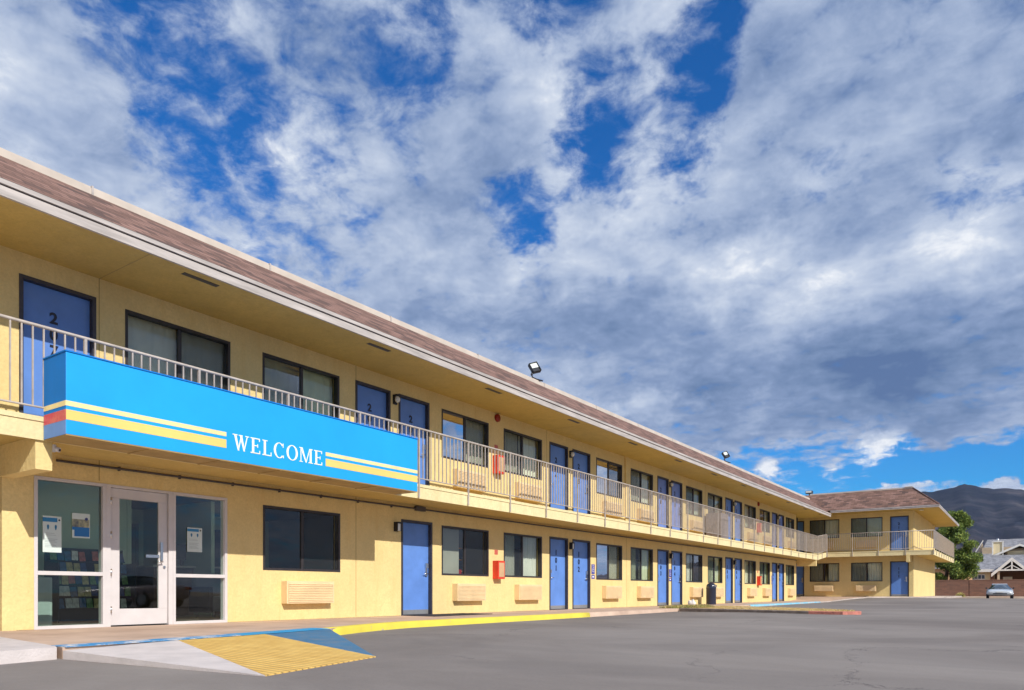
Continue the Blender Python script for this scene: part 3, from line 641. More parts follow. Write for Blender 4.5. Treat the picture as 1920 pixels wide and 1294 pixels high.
# serif letters, drawn in a cell of unit height; each stroke is a list of polygons
def ring(cx, cy, rx, ry, t_side, t_top, a0=0, a1=360, n=40):
    out = []; k = int(n * (a1 - a0) / 360)
    for i in range(k):
        q = []
        for a, inner in ((i, 0), (i + 1, 0), (i + 1, 1), (i, 1)):
            an = R(a0 + (a1 - a0) * a / k); c, s = math.cos(an), math.sin(an)
            ex, ey = (rx - t_side, ry - t_top) if inner else (rx, ry)
            q.append((cx + ex * c, cy + ey * s))
        out.append(q)
    return out
def bx(x0, x1, y0, y1): return [(x0, y0), (x1, y0), (x1, y1), (x0, y1)]
TH, TN, SF = .15, .06, .055
LET = {
 'W': (1.10, [[(.08, 1), (.24, 1), (.44, 0), (.34, 0)], [(.56, 1), (.62, 1), (.40, 0), (.34, 0)], [(.46, 1), (.62, 1), (.82, 0), (.72, 0)], [(.95, 1), (1.01, 1), (.78, 0), (.72, 0)], bx(0, .32, 1 - SF, 1), bx(.40, .66, 1 - SF, 1), bx(.84, 1.10, 1 - SF, 1)]),
 'E': (.72, [bx(.10, .10 + TH, 0, 1), bx(.0, .66, 0, SF + .01), bx(0, .64, 1 - SF - .01, 1), bx(.25, .50, .48, .54), bx(.60, .66, 0, .22), bx(.58, .64, .80, 1), bx(.46, .51, .40, .62)]),
 'L': (.70, [bx(.10, .10 + TH, 0, 1), bx(0, .64, 0, SF + .01), bx(0, .36, 1 - SF, 1), bx(.59, .65, 0, .25)]),
 'C': (.84, ring(.42, .5, .40, .52, .15, .055, 42, 318) + [bx(.68, .73, .72, 1.0), bx(.70, .75, .02, .20)]),
 'O': (.90, ring(.45, .5, .43, .52, .15, .055)),
 'M': (1.08, [bx(.10, .16, 0, 1), [(.08, 1), (.26, 1), (.58, .0), (.50, .0)], [(.50, 0), (.56, 0), (.86, 1), (.80, 1)], bx(.82, .97, 0, 1), bx(0, .27, 0, SF), bx(.72, 1.07, 0, SF), bx(0, .14, 1 - SF, 1), bx(.92, 1.07, 1 - SF, 1)]),
}
hgt = .228; word = 'WELCOME'; tot = sum(LET[c][0] for c in word) + .10 * 6; sx = (8.01 - 6.36) / tot; cur = 6.36
mis = mat('sign_letter_cream', (.88, .88, .70), .35)
for ch in word:
    w, polys = LET[ch]; b = MB(mS)
    for i, pl in enumerate(polys):
        dd = fx + .004 + (i % 7) * .0003
        pts = [(cur + x * sx, y * hgt + SZ0 + .175) for x, y in pl]
        lo = [b.bm.verts.new(b.P((p[0], fx, p[1]))) for p in pts]; hi = [b.bm.verts.new(b.P((p[0], dd, p[1]))) for p in pts]
        b.bm.faces.new(hi); n = len(pts)
        for k in range(n): b.bm.faces.new([lo[k], lo[(k + 1) % n], hi[(k + 1) % n], hi[k]])
    b.build('letter', mis, sg, merge=False); cur += (w + .10) * sx
# ------------------------------------------------------------------ ground, asphalt, walks
def gz(y, x=2.2):
    lo = gz_low(y)
    if y >= 48.3 or y <= 14: return lo
    hi = -.11 + .27 * (y - 14) / 34.3; f = max(0, min(1, (x - 2.4) / 3.0)); f = f * f * (3 - 2 * f)
    return lo + (hi - lo) * f
def gz_low(y):
    if y <= 14: return -.11
    if y <= 43: return -.11 + .07 * (y - 14) / 29
    if y <= 48.3: return -.04 + .20 * (y - 43) / 5.3
    if y <= 68: return .16 - .19 * (y - 48.3) / 19.7
    return -.03
def grid(name, m, xs, ys, zf, kind='structure'):
    b = MB(); V = [[b.bm.verts.new((x, y, zf(x, y))) for x in xs] for y in ys]
    for i in range(len(ys) - 1):
        for j in range(len(xs) - 1): b.bm.faces.new([V[i][j], V[i][j + 1], V[i + 1][j + 1], V[i + 1][j]]).smooth = True
    o = b.build(name, m, merge=False); o['kind'] = kind; return o
ys = [-40, -10, 0, 8, 14, 20, 27, 33, 40, 43, 44.5, 46, 47.2, 48.3, 52, 57, 62, 68, 74.9]
grid('parking_lot', M['asphalt'], [-1.5, 2.3, 3, 3.6, 4.2, 4.8, 5.4, 9, 12, 20, 60], ys, lambda x, y: gz(y, x))
far_y = [-9000] + ys + [80, 200, 1500, 9000]
grid('ground', M['dirt'], [-9000, -200, -30, -1.5, 2.3, 3, 3.6, 4.2, 4.8, 5.4, 60, 80, 9000], far_y, lambda x, y: gz(y, x) - (.15 if y < 76 else -.02))
def sheet(name, m, poly, zs, th=.0, kind='structure'):
    b = MB(); n = len(poly)
    v = [b.bm.verts.new((p[0], p[1], z)) for p, z in zip(poly, zs)]; b.bm.faces.new(v)
    if th:
        w = [b.bm.verts.new((p[0], p[1], z - th)) for p, z in zip(poly, zs)]
        for i in range(n): b.bm.faces.new([v[i], w[i], w[(i + 1) % n], v[(i + 1) % n]])
    bmesh.ops.triangulate(b.bm, faces=[f for f in b.bm.faces if len(f.verts) > 4])
    o = b.build(name, m); o['kind'] = kind; return o
# curb line (x, y): walks run from the wall out to this line
CL = [(3.62, 3.24), (3.45, 5.0), (3.05, 6.95), (2.55, 8.2), (2.27, 9.4), (2.22, 12), (2.22, 20), (2.22, 30), (2.22, 40), (2.30, 43.5)]
walk = [(-.6, 3.85), (3.68, 3.22), (3.45, 5.0), (3.05, 6.95)] + [(x - .15, y) for x, y in CL[3:]]
sheet('sidewalk', M['concrete'], walk + [(-.6, 43.5)], [0] * 13, .16)
# the walk climbs to the far wing
sheet('sidewalk', M['concrete'], [(-.6, 43.5), (2.15, 43.5), (2.62, 45.9), (3.3, 48.0), (3.3, 48.9), (-.6, 48.9)], [0, 0, .125, .215, .22, .22], .0)
def curb(name, m, pts, w, top, foot, kind='structure', inner=None):
    """pts: outer edge polyline with x,y ; curb body goes w inwards (towards -x by default)"""
    b = MB(); rows = []
    for i, p in enumerate(pts):
        a = Vector(pts[max(i - 1, 0)]); c = Vector(pts[min(i + 1, len(pts) - 1)]); t = (c - a).normalized(); nrm = Vector((-t.y, t.x))
        zt = top(p[1]) if callable(top) else top; zf = (foot(p[1]) if callable(foot) else foot) - .05
        q = [(p[0], p[1], zf), (p[0] + nrm.x * .018, p[1] + nrm.y * .018, zt - .02), (p[0] + nrm.x * .04, p[1] + nrm.y * .04, zt), (p[0] + nrm.x * w, p[1] + nrm.y * w, zt)]
        rows.append([b.bm.verts.new(x) for x in q])
    for a, c in zip(rows, rows[1:]):
        for k in range(3): f = b.bm.faces.new([a[k], a[k + 1], c[k + 1], c[k]]); f.smooth = True
    b.bm.faces.new(rows[0]); b.bm.faces.new(rows[-1][::-1])
    o = b.build(name, m); o['kind'] = kind; return o
def sub(pts, y0, y1):
    def at(y):
        for a, c in zip(pts, pts[1:]):
            if a[1] <= y <= c[1]: f = (y - a[1]) / (c[1] - a[1]); return (a[0] + (c[0] - a[0]) * f, y)
    ys_ = [y0] + [p[1] for p in pts if y0 + .05 < p[1] < y1 - .05]
    n = max(1, int((y1 - y0) / .5)); ys_ = sorted(set([round(y0 + (y1 - y0) * k / n, 3) for k in range(n + 1)]))
    return [at(y) for y in ys_]
T4 = .004
def strip(name, m, pts, w, z):
    pts2 = [(x - w, y) for x, y in pts]; poly = pts + pts2[::-1]; sheet(name, m, poly, [z] * len(poly), .006)
strip('painted_edge', M['blueworn'], [(3.70, 3.24), (3.56, 4.45), (3.42, 5.3)], .30, .005); strip('painted_edge', M['bluegood'], [(3.42, 5.3), (3.24, 6.2), (3.05, 6.95)], .34, .005)
curb('kerb', M['yellow'], sub(CL, 6.95, 16.0), .15, T4, gz); curb('kerb', M['concrete'], sub(CL, 16.0, 29.0), .15, T4, gz)
curb('kerb', M['cyan'], sub(CL, 29.0, 41.0), .30, T4, gz); curb('kerb', M['concrete2'], sub(CL, 41.0, 43.5), .15, T4, gz)
curb('kerb', M['concrete2'], [(2.30, 43.5), (2.72, 45.9), (3.1, 47.3), (3.35, 48.3), (5.9, 48.42), (7.3, 48.5)], .13, lambda y: .004 + max(0, y - 43.5) * .048, gz)
sheet('sidewalk', M['concrete2'], [(3.3, 48.45), (5.9, 48.55), (7.3, 48.6), (7.3, 62.5), (5.68, 62.5), (5.68, 48.9), (3.3, 48.9)], [.222] * 7, .1)
# light concrete walk at the camera's left
sheet('footpath', M['pale'], [(-.6, 3.84), (3.46, 3.25), (3.66, 3.18), (3.80, 2.6), (3.85, 1.0), (3.85, -20), (-.6, -20)], [.003] * 7, .16)
# kerb ramp: pale flare, ribbed yellow tread, blue flare
PT = {'a': (3.80, 3.30), 'b': (3.42, 5.02), 'c': (3.12, 6.60), 'd': (3.06, 6.98), 'bl': (6.40, 3.42), 'br': (5.92, 5.02)}
ra = gz(4) + .006
sheet('kerb_ramp', M['pale'], [(3.69, 3.22), PT['bl'], (3.49, 4.45)], [-.03, ra, -.001], .15)
sheet('kerb_ramp', M['tread'], [(3.49, 4.45), PT['bl'], PT['br'], (3.26, 5.72)], [-.003, ra + .003, ra + .003, -.003], .12)
sheet('kerb_ramp', M['blueflare'], [(3.26, 5.72), PT['br'], (3.05, 6.97)], [-.004, ra, -.004], .12)
# ------------------------------------------------------------------ planted island
isl = thing('planted_island', 'strip of dry yellow grass with a red painted kerb tip in the parking lot', 'planter', (2.25, 22, gz(22)))
top = .02
IO = [(2.26, 21.6), (4.6, 20.75), (6.4, 20.1), (7.25, 19.95), (7.62, 20.25), (7.55, 20.75), (6.7, 22.0), (5.2, 23.4), (3.6, 24.6), (2.26, 25.4)]
def off(p): return (p[0] - 2.25, p[1] - 22, 0)
def island_curb(i0, i1, m, nm):
    b = MB(); cen = Vector((4.3, 22.3)); rows = []
    for p in IO[i0:i1 + 1]:
        v = Vector(p); inn = v + (cen - v).normalized() * .17
        o = Vector(off(p)); q = Vector(off(inn))
        rows.append([b.bm.verts.new((o.x, o.y, -.05)), b.bm.verts.new((o.x, o.y, top - gz(22) - .015)), b.bm.verts.new((o.x + (q.x - o.x) * .2, o.y + (q.y - o.y) * .2, top - gz(22))), b.bm.verts.new((q.x, q.y, top - gz(22)))])
    for a, c in zip(rows, rows[1:]):
        for k in range(3): b.bm.faces.new([a[k], a[k + 1], c[k + 1], c[k]])
    b.build(nm, m, isl)
island_curb(0, 2, mat('shaded_kerb', (.30, .24, .20), .9, vary=.3, vscale=6, bump=.3), 'kerb'); island_curb(2, 6, M['redfade'], 'kerb'); island_curb(6, 9, M['concrete2'], 'kerb')  # near side gets a darker colour for the shade on that face
b = MB(); cen = Vector((4.3, 22.3)); rim = []
for p in IO:
    v = Vector(p); q = v + (cen - v).normalized() * .165; rim.append(b.bm.verts.new((q.x - 2.25, q.y - 22, top - gz(22) - .012)))
cv = b.bm.verts.new((cen.x - 2.25, cen.y - 22, top - gz(22) + .03))
for i in range(len(rim) - 1): b.bm.faces.new([rim[i], rim[i + 1], cv])
b.bm.faces.new([rim[-1], rim[0], cv])
b.build('soil', mat('straw_soil', (.55, .40, .20), .95, vary=.3, vscale=3, bump=.5), isl)
def inside(x, y, poly, m=.2):
    c = False; n = len(poly)
    for i in range(n):
        x1, y1 = poly[i]; x2, y2 = poly[(i + 1) % n]
        if (y1 > y) != (y2 > y) and x < (x2 - x1) * (y - y1) / (y2 - y1) + x1: c = not c
    return c
def tuft_mesh(n, poly, hmin, hmax, mats, zf, spread=.05):
    b = MB(); xs = [p[0] for p in poly]; yy = [p[1] for p in poly]; k = 0
    while k < n:
        x, y = random.uniform(min(xs), max(xs)), random.uniform(min(yy), max(yy))
        if not inside(x, y, poly): continue
        k += 1; mi = random.randrange(len(mats))
        for _ in range(5):
            a = random.uniform(0, 6.28); h = random.uniform(hmin, hmax); w = random.uniform(.004, .009); l = h * random.uniform(.1, .9)
            px, py = x + random.gauss(0, spread * .4), y + random.gauss(0, spread * .4); z = zf(px, py)
            dx, dy = math.cos(a), math.sin(a)
            v = [b.bm.verts.new((px - dy * w, py + dx * w, z)), b.bm.verts.new((px + dy * w, py - dx * w, z)), b.bm.verts.new((px + dx * l, py + dy * l, z + h))]
            b.bm.faces.new(v).material_index = mi
    return b
M['straw'] = mat('straw_grass', (.62, .47, .20), .9, vary=.2); M['straw2'] = mat('tan_grass', (.48, .34, .15), .9, vary=.2); M['green'] = mat('green_leaf', (.10, .15, .03), .7, vary=.3); M['olive'] = mat('olive_leaf', (.30, .28, .07), .8, vary=.3)
inner = [tuple(Vector(p) + (cen - Vector(p)).normalized() * .2) for p in IO]
o = tuft_mesh(3600, inner, .015, .05, [0, 0, 1, 1, 2], lambda x, y: top - .01).build('dry_grass', [M['straw'], M['straw2'], M['straw']], recalc=False, merge=False); tag(o, None, None, None, 'stuff')
gp = [(1.5, 21.8), (2.6, 21.6), (3.0, 21.5), (3.0, 22.5), (2.4, 24.0), (1.9, 24.8), (1.6, 24.0)]
o = tuft_mesh(900, gp, .04, .12, [0, 1, 2], lambda x, y: .0, .12).build('ground_cover', [M['green'], M['olive'], M['straw']], recalc=False, merge=False); tag(o, None, None, None, 'stuff')
t = thing('stone', 'small whitish stone lying beside the grass below the second pair of rooms', 'stone', (.9, 26.2, 0))
b = MB(); b.ball((0, 0, .10), .15, 1, .8, .8)
for v in b.bm.verts: v.co += v.co.normalized() * .03 * math.sin(v.co.x * 37 + v.co.y * 23)
b.build('stone_body', mat('white_stone', (.75, .72, .68), .8), t)
# ------------------------------------------------------------------ things on the walk
t = thing('litter_bin', 'dark blue domed litter bin standing on the walk against the yellow wall', 'litter bin', (.55, 29.2, 0)); t.scale = (.80, .80, .78)
b = MB(); prof = [(.0, .0), (.24, .0), (.245, .02), (.245, .80), (.255, .82), (.255, .86)]
def lathe(b, prof, seg=28, mi=0, c=(0, 0)):
    rows = [[b.bm.verts.new((c[0] + r * math.cos(2 * math.pi * k / seg), c[1] + r * math.sin(2 * math.pi * k / seg), z)) for k in range(seg)] for r, z in prof]
    for a, d in zip(rows, rows[1:]):
        for k in range(seg): f = b.bm.faces.new([a[k], a[(k + 1) % seg], d[(k + 1) % seg], d[k]]); f.smooth = True; f.material_index = mi
lathe(b, prof); b.build('bin_body', mat('navy_bin_paint', (.02, .025, .05), .35, vary=.2), t)
b = MB(); lathe(b, [(.25, .86), (.25, .90)] + [(.25 * math.cos(R(a)), .90 + .25 * math.sin(R(a))) for a in range(10, 90, 10)] + [(.001, 1.15)])
b.build('dome_lid', mat('navy_lid', (.025, .03, .055), .22, coat=.4), t)
b = MB(); b.box(.2, .262, -.10, .10, .91, 1.02); b.build('flap', M['chrome'], t)
t = thing('door_mat', 'thin black mat lying before the plain blue ground floor door', 'door mat', (.55, 12.6, .0))
b = MB(); b.box(-.48, .40, -.95, 1.05, .002, .014)
b.build('mat_body', mat('black_rubber', (.02, .02, .025), .8, bump=.3, bscale=80), t)
t = thing('metal_locker', 'grey metal cabinet on the upper walkway under a window behind the railing', 'cabinet', (.45, 29.9, FL))
b = MB(); b.box(-.35, .3, -.05, .85, .0, 1.12); b.build('cabinet_body', mat('grey_cabinet', (.24, .20, .20), .5, vary=.1), t, bevel=.01)
b = MB(); b.box(.301, .315, .02, .78, .08, 1.05); b.build('cabinet_door', mat('grey_cabinet_door', (.27, .23, .23), .5), t)
# wall lamps
def lamp(name, label, loc, globe, group):
    t = thing(name, label, 'wall lamp', loc, 0, group)
    b = MB(); b.box(0, .03, -.055, .055, -.10, .10); b.box(.03, .13, -.05, .05, .07, .10)
    if not globe: b.box(.03, .115, -.055, -.047, -.09, .07); b.box(.03, .115, .047, .055, -.09, .07)
    b.build('back_plate', M['black'], t)
    b = MB()
    if globe: b.tube([(.03, 0, .05), (.07, 0, .05)], .025, 8); b.ball((.085, 0, -.005), .058, 1, 1, 1.2)
    else: b.box(.031, .105, -.044, .044, -.085, .065)
    b.build('lamp_glass', M['lens'], t); return t
lamp('wall_lamp', 'black framed wall lamp left of the plain blue ground floor door', (0, 11.46, 1.90), False, 'wall lamps')
lamp('wall_lamp', 'wall lamp between doors 202 and 203 above the blue sign', (0, 11.43, 4.60), True, 'wall lamps')
pairsU = [('204', '205'), ('206', '207'), ('208', '209'), ('210', '211')]
for k in range(4):
    y = P0 + k * PER + 5.84
    n1, n2 = 101 + 2 * k, 102 + 2 * k
    ordn = ['first', 'second', 'third', 'farthest'][k]
    lamp('wall_lamp', f'black wall lamp on the ground floor between doors {n1} and {n2}', (0, y, 1.87), False, 'wall lamps')
    lamp('wall_lamp', f'white globe lamp of the upper walkway at the {ordn} pair of doors past the sign', (0, y, 4.57), True, 'wall lamps')
def cabinet(label, y, z):
    t = thing('extinguisher_cabinet', label, 'fire cabinet', (0, y, z), 0, 'fire extinguisher cabinets')
    b = MB(); b.box(0, .17, -.15, .15, 0, .46); b.build('cabinet_body', M['red'], t, bevel=.006)
    b = MB(); b.box(.171, .176, -.11, .11, .05, .41); b.build('cabinet_window', mat('cabinet_glass', (.62, .38, .20), .2), t)
    b = MB(); b.box(0, .004, -.07, .07, .62, .74); b.build('small_plate', mat('red_plate', (.55, .12, .08), .5), t)
cabinet('red fire extinguisher cabinet on the ground floor wall, nearest of them', 15.10, .84); cabinet('red fire extinguisher cabinet of the upper walkway nearest the blue sign', 15.10, 3.50)
cabinet('red extinguisher cabinet on the ground floor near the far end of the long wing', 37.45, .84); cabinet('faded red fire extinguisher cabinet on the upper walkway near its far end', 37.45, 3.50)
for y, lb in ((15.13, 'dark red round alarm bell high on the upper wall nearest the sign'), (37.5, 'dark red alarm bell under the eave near the far end of the long wing')):
    t = thing('alarm_bell', lb, 'alarm bell', (0, y, 4.93), 0, 'alarm bells')
    b = MB(); b.tube([(0, 0, 0), (.05, 0, 0), (.075, 0, 0)], [.10, .10, .06], 20); b.build('bell', mat('dark_red_bell', (.28, .015, .01), .35), t)
t = thing('security_camera', 'small white dome security camera on the beam left under the blue sign', 'camera', (1.08, 4.28, 2.30))
b = MB(); b.box(-.03, .03, -.03, .0, -.045, .045); b.tube([(0, -.01, 0), (.05, .03, -.02)], .032, 12); b.build('housing', M['white'], t)
b = MB(); b.tube([(.05, .03, -.02), (.056, .034, -.022)], .016, 12); b.build('lens', M['black'], t)
# accessible room signs
def acc(y, z, n, label):
    t = thing('accessible_sign', label, 'wall sign', (.002, y, z), 0, 'blue accessible room signs')
    blue = mat('sign_navy', (.06, .06, .36), .4); wh = mat('sign_white', (.85, .85, .88), .4)
    b = MB(); b.box(-.001, .006, -.10, .10, .12, .42); b.box(-.001, .006, -.10, .10, -.03, .09); b.build('plate', blue, t)
    b = MB(); x0, x1 = .0065, .008
    b.tube([(x0, -.01, .385), (x1, -.01, .385)], .018, 12, smooth=False)
    b.box(x0, x1, -.018, -.002, .26, .365); b.box(x0, x1, -.018, .045, .262, .277); b.box(x0, x1, .033, .047, .19, .262); b.box(x0, x1, .047, .07, .19, .202); b.box(x0, x1, -.018, .035, .318, .330)
    for k in range(18):
        a0, a1 = R(100 + k * 13), R(100 + (k + 1) * 13)
        b.face([(x1, .0 + r_ * math.cos(a), .235 + r_ * math.sin(a)) for r_, a in ((.045, a0), (.06, a0), (.06, a1), (.045, a1))])
    b.box(x0, x1, -.055, .055, .01, .055)
    b.build('symbol', wh, t)
acc(20.21, .95, 0, 'blue sign with white wheelchair symbol right of door 102'); acc(26.28, .95, 1, 'blue wheelchair symbol sign between doors 103 and 104'); acc(40.0, .95, 2, 'blue accessible sign left of door 107 on the ground floor')
# roof floodlights
def flood(loc, label, big=True):
    t = thing('floodlight', label, 'floodlight', loc, 0, 'roof floodlights'); t.scale = (.82, .82, .82)
    b = MB(); b.tube([(.22, .30, -.02), (.10, .12, .01), (.02, -.02, .06), (0, -.04, .16), (0, 0, .27)], .026, 8); b.tube([(0, -.05, .13), (0, .03, .24)], .035, 8); b.build('bracket', M['black'], t)
    rot = Matrix.Translation((.04, .10, .42)) @ Matrix.Rotation(R(-38), 4, 'Z') @ Matrix.Rotation(R(-24), 4, 'Y') @ Matrix.Rotation(R(20), 4, 'X')
    mp = lambda x, y, z: rot @ Vector((x, y, z))
    b = MB(mp); b.box(-.10, .0, -.16, .16, -.18, .18); b.box(.0, .05, -.16, -.145, -.18, .18); b.box(.0, .05, .145, .16, -.18, .18); b.box(.0, .05, -.145, .145, .165, .18); b.box(.0, .05, -.145, .145, -.18, -.165); b.build('housing', M['black'], t, bevel=.008)
    b = MB(mp); b.box(.001, .012, -.14, .14, -.02, .16); b.build('glass', mat('flood_glass', (.80, .84, .78), .15, coat=.5), t)  # pale base colour stands in for sky reflected in the pane
    return t
flood((-.18, 17.05, 6.40), 'black floodlight on the roof edge nearest the viewer')
flood((-.18, 33.0, 6.42), 'black floodlight half way along the far part of the long roof')
t = thing('floodlight', 'floodlight seen from behind on a short post where the two roofs meet', 'floodlight', (-.25, 49.4, 6.35))
b = MB(); b.tube([(0, 0, 0), (0, 0, .42)], .035, 8); b.tube([(0, 0, 0), (-.22, 0, -.05)], .05, 8); b.build('post', M['black'], t)
b = MB(); b.box(-.2, .2, -.18, .14, .42, .60); b.build('housing', M['black'], t, bevel=.02)
b = MB(); b.box(-.17, .17, -.2, -.182, .47, .58); b.build('glass', M['lens'], t)
# ------------------------------------------------------------------ lobby
def room_box(name, m, *a):
    b = MB(); b.box(*a); o = b.build(name, m, main); return o
b = MB(mA)
b.box(4.27, 7.30, -3.1, -3.0, .01, 2.44); b.box(7.31, 7.39, -6.0, -3.0, .01, 2.44); b.box(7.4, 12.75, -6.1, -6.0, .01, 2.44)
b.box(4.262, 4.30, -2.99, -.19, .01, 2.44); b.box(9.2, 9.28, -5.9, -3.2, .01, 2.44)
b.build('lobby_wall', M['interior'], main)
b = MB(mA); b.box(4.31, 12.74, -5.9, -.19, .006, .012); b.build('lobby_floor', M['tile'], main)
b = MB(mA)
for s, n in ((8.1, -5.95), (10.6, -5.95)): frm(b, s, s + 1.0, .02, 2.1, .07, n - .03, n + .03); b.box(s + .07, s + .93, n - .02, n + .01, .09, 2.03)
b.build('lobby_doorway', M['black'], main)
b = MB(mA)
for s, n in ((6.0, -1.6), (8.8, -2.0), (10.4, -4.2), (14.0, -2)): b.box(s, s + .5, n, n + .12, 2.43, 2.448)
b.build('ceiling_lamp', mat('lit_lamp', (.9, .9, .85), .5, emis=(1, .97, .9, 26.0)), main)
t = thing('brochure_rack', 'dark stepped rack full of leaflets inside the lobby behind the left glass panel', 'rack', (-1.9, 6.25, .01))
b = MB()
for k in range(5): b.box(-.45, -.05 - k * .07, -.62, .62, .22 + k * .20, .235 + k * .20)
b.box(-.5, -.45, -.64, .64, 0, 1.25); b.box(-.45, .0, -.64, -.62, 0, 1.0); b.box(-.45, .0, .62, .64, 0, 1.0)
b.build('rack_body', M['black'], t)
bc = [(.02, .05, .16), (.5, .52, .5), (.03, .10, .22), (.35, .10, .07), (.12, .22, .08), (.4, .34, .14), (.02, .02, .03)]
bm_ = [mat('leaflet_%s' % 'abcdefg'[i], c, .5, vary=.5, vscale=18) for i, c in enumerate(bc)]
proto = []
for mm in bm_:
    b = MB(); b.box(0, .012, -.05, .05, 0, .165); me = b.build('leaflet', mm); proto.append(me.data); bpy.data.objects.remove(me)
for k in range(5):
    for j in range(11):
        if random.random() < .12: continue
        o = bpy.data.objects.new('leaflet', proto[random.randrange(7)]); col.objects.link(o)
        o.location = (-1.9 - .06 - k * .07, 6.25 - .56 + j * .112 + random.uniform(-.01, .01), .01 + .24 + k * .20 - random.uniform(0, .02)); o.rotation_euler = (R(random.uniform(-4, 4)), R(-12), 0)
        tag(o, 'small colourful leaflet standing in the rack inside the lobby', 'leaflet', 'leaflets in the lobby rack')
t = thing('reception_desk', 'dark reception desk deep inside the lobby seen through the glass door', 'desk', (-4.2, 9.4, .012))
b = MB(); b.box(-.35, .35, -1.1, 1.3, 0, 1.02); b.build('desk_body', mat('desk_wood', (.16, .10, .06), .4, vary=.3), t, bevel=.01)
b = MB(); b.box(-.4, .42, -1.15, 1.35, 1.022, 1.06); b.build('desk_top', mat('desk_top', (.45, .42, .38), .25), t)
t = thing('monitor', 'black computer screen standing on the reception desk inside the lobby', 'monitor', (-4.15, 9.1, 1.073))
b = MB(); b.box(-.1, .1, -.12, .12, 0, .015); b.box(-.02, .02, -.03, .03, .015, .15); b.box(-.02, .02, -.27, .27, .15, .48); b.build('monitor_body', M['black'], t, bevel=.005)
t = thing('armchair', 'grey lobby armchair behind the right hand glass panel', 'armchair', (-2.2, 8.7, .012))
b = MB(); b.box(-.32, .32, -.32, .32, .12, .42); b.build('seat', mat('grey_upholstery', (.25, .26, .28), .9), t, bevel=.04)
b = MB(); b.box(-.42, -.26, -.32, .32, .421, .86); b.build('backrest', mat('grey_upholstery_back', (.22, .23, .25), .9), t, bevel=.04)
for s in (-.36, .36):
    b = MB(); b.box(-.36, .32, s - .05, s + .05, .10, .60); b.build('armrest', M['black'], t, bevel=.02)
for s in (-.28, .28):
    for q in (-.28, .28): b = MB(); b.tube([(q, s, 0), (q, s, .13)], .02, 8); b.build('leg', M['chrome'], t)
t = thing('side_cabinet', 'pale low cabinet inside the lobby at the far left behind the glass', 'cabinet', (-1.2, 4.92, .01))
b = MB(); b.box(-.25, .2, -.28, .22, .0, .72); b.build('cabinet_body', mat('pale_cabinet', (.5, .56, .54), .5), t, bevel=.01)
b = MB(); b.box(.201, .21, -.24, .18, .06, .68); b.build('cabinet_door', mat('pale_cabinet_door', (.46, .52, .50), .5), t)
t = thing('step_ladder', 'orange tan ladder leaning inside the office window beside the fire cabinet', 'ladder', (-.55, 14.15, .01))
b = MB()
for s in (0, .32): b.tube([(0, s, 0), (-.15, s + .22, 1.75)], .03, 6)
for k in range(6): f = (k + .5) / 6; b.tube([(-.15 * f, .22 * f, 1.75 * f), (-.15 * f, .32 + .22 * f, 1.75 * f)], .016, 6)
b.build('ladder_frame', mat('orange_ladder', (.75, .35, .10), .5), t)
t = thing('red_crate', 'red plastic crate low inside the office window with the ladder', 'crate', (-.5, 13.95, .80))
b = MB(); b.box(-.2, .12, -.15, .22, .0, .26); b.box(-.18, .10, -.13, .20, .26, .262); b.build('crate_body', mat('red_plastic', (.5, .04, .03), .4), t)
b = MB(); b.box(-.25, .14, -.4, .75, -.79, -.001); b.build('counter', M['darkroom'], t)
t = thing('roller_blind', 'flat grey blind filling the left half of the office window beside the plain door', 'blind', (-.14, 12.97, .9))
b = MB(); b.box(-.012, 0, .04, .80, .0, 1.14); b.build('blind_sheet', M['blind'], t)
# posters on the glass
def poster(name, label, y0, y1, z0, z1, photo):
    t = thing(name, label, 'poster', (-.030, y0, z0)); w, h = y1 - y0, z1 - z0
    P = lambda b, a, c, e, f, d: b.box(.002 + d * .001, .003 + d * .001, a * w, c * w, e * h, f * h)
    b = MB(); b.box(-.001, .002, 0, w, 0, h); b.build('sheet', mat('poster_paper', (.62, .70, .66), .6, vary=.05), t)
    if photo:
        b = MB(); P(b, .12, .97, .06, .44, 0); P(b, .0, .97, .32, .44, 1); b.build('print', mat('poster_blue', (.02, .16, .42), .5), t)
        b = MB(); P(b, .0, .97, .44, .76, 0); b.build('print', mat('poster_photo', (.40, .38, .20), .5, vary=.9, vscale=9, vcol=(.03, .05, .10)), t)
        b = MB(); b.tube([(.003, .8 * w, .78 * h), (.0045, .8 * w, .78 * h)], .09 * w, 20, smooth=False); b.build('roundel', mat('poster_navy', (.03, .05, .18), .5), t)
    else:
        b = MB(); P(b, .0, .78, .84, .955, 0); b.build('print', mat('poster_blue', (.03, .22, .45), .5), t)
        b = MB(); b.tube([(.003, .88 * w, .90 * h), (.0045, .88 * w, .90 * h)], .05 * w, 16, smooth=False); b.build('roundel', M['black'], t)
        fm = mat('poster_foot', (.02, .18, .34), .5)
        for cx_ in (.28, .69):
            b = MB(); pts = []
            for k in range(24):
                a = 2 * math.pi * k / 24; wd = .055 + .022 * math.sin(a); pts.append((cx_ * w + wd * w * math.cos(a), (.69 + .075 * math.sin(a)) * h))
            lo = [b.bm.verts.new((.003, p[0], p[1])) for p in pts]; hi = [b.bm.verts.new((.0042, p[0], p[1])) for p in pts]; b.bm.faces.new(hi)
            for k in range(24): b.bm.faces.new([lo[k], lo[(k + 1) % 24], hi[(k + 1) % 24], hi[k]])
            b.build('footprint_print', fm, t)
        b = MB()
        for k, z in enumerate((.52, .47, .36, .32, .28, .22, .18, .14)): P(b, .12, .62 + .2 * ((k * 37) % 5) / 5, z, z + .012, 0)
        b.build('text_lines', mat('poster_grey', (.38, .44, .42), .6), t)
poster('poster', 'white notice with a blue header and two blue footprints on the left glass panel', 4.60, 4.84, 1.06, 1.42 + .14, False)
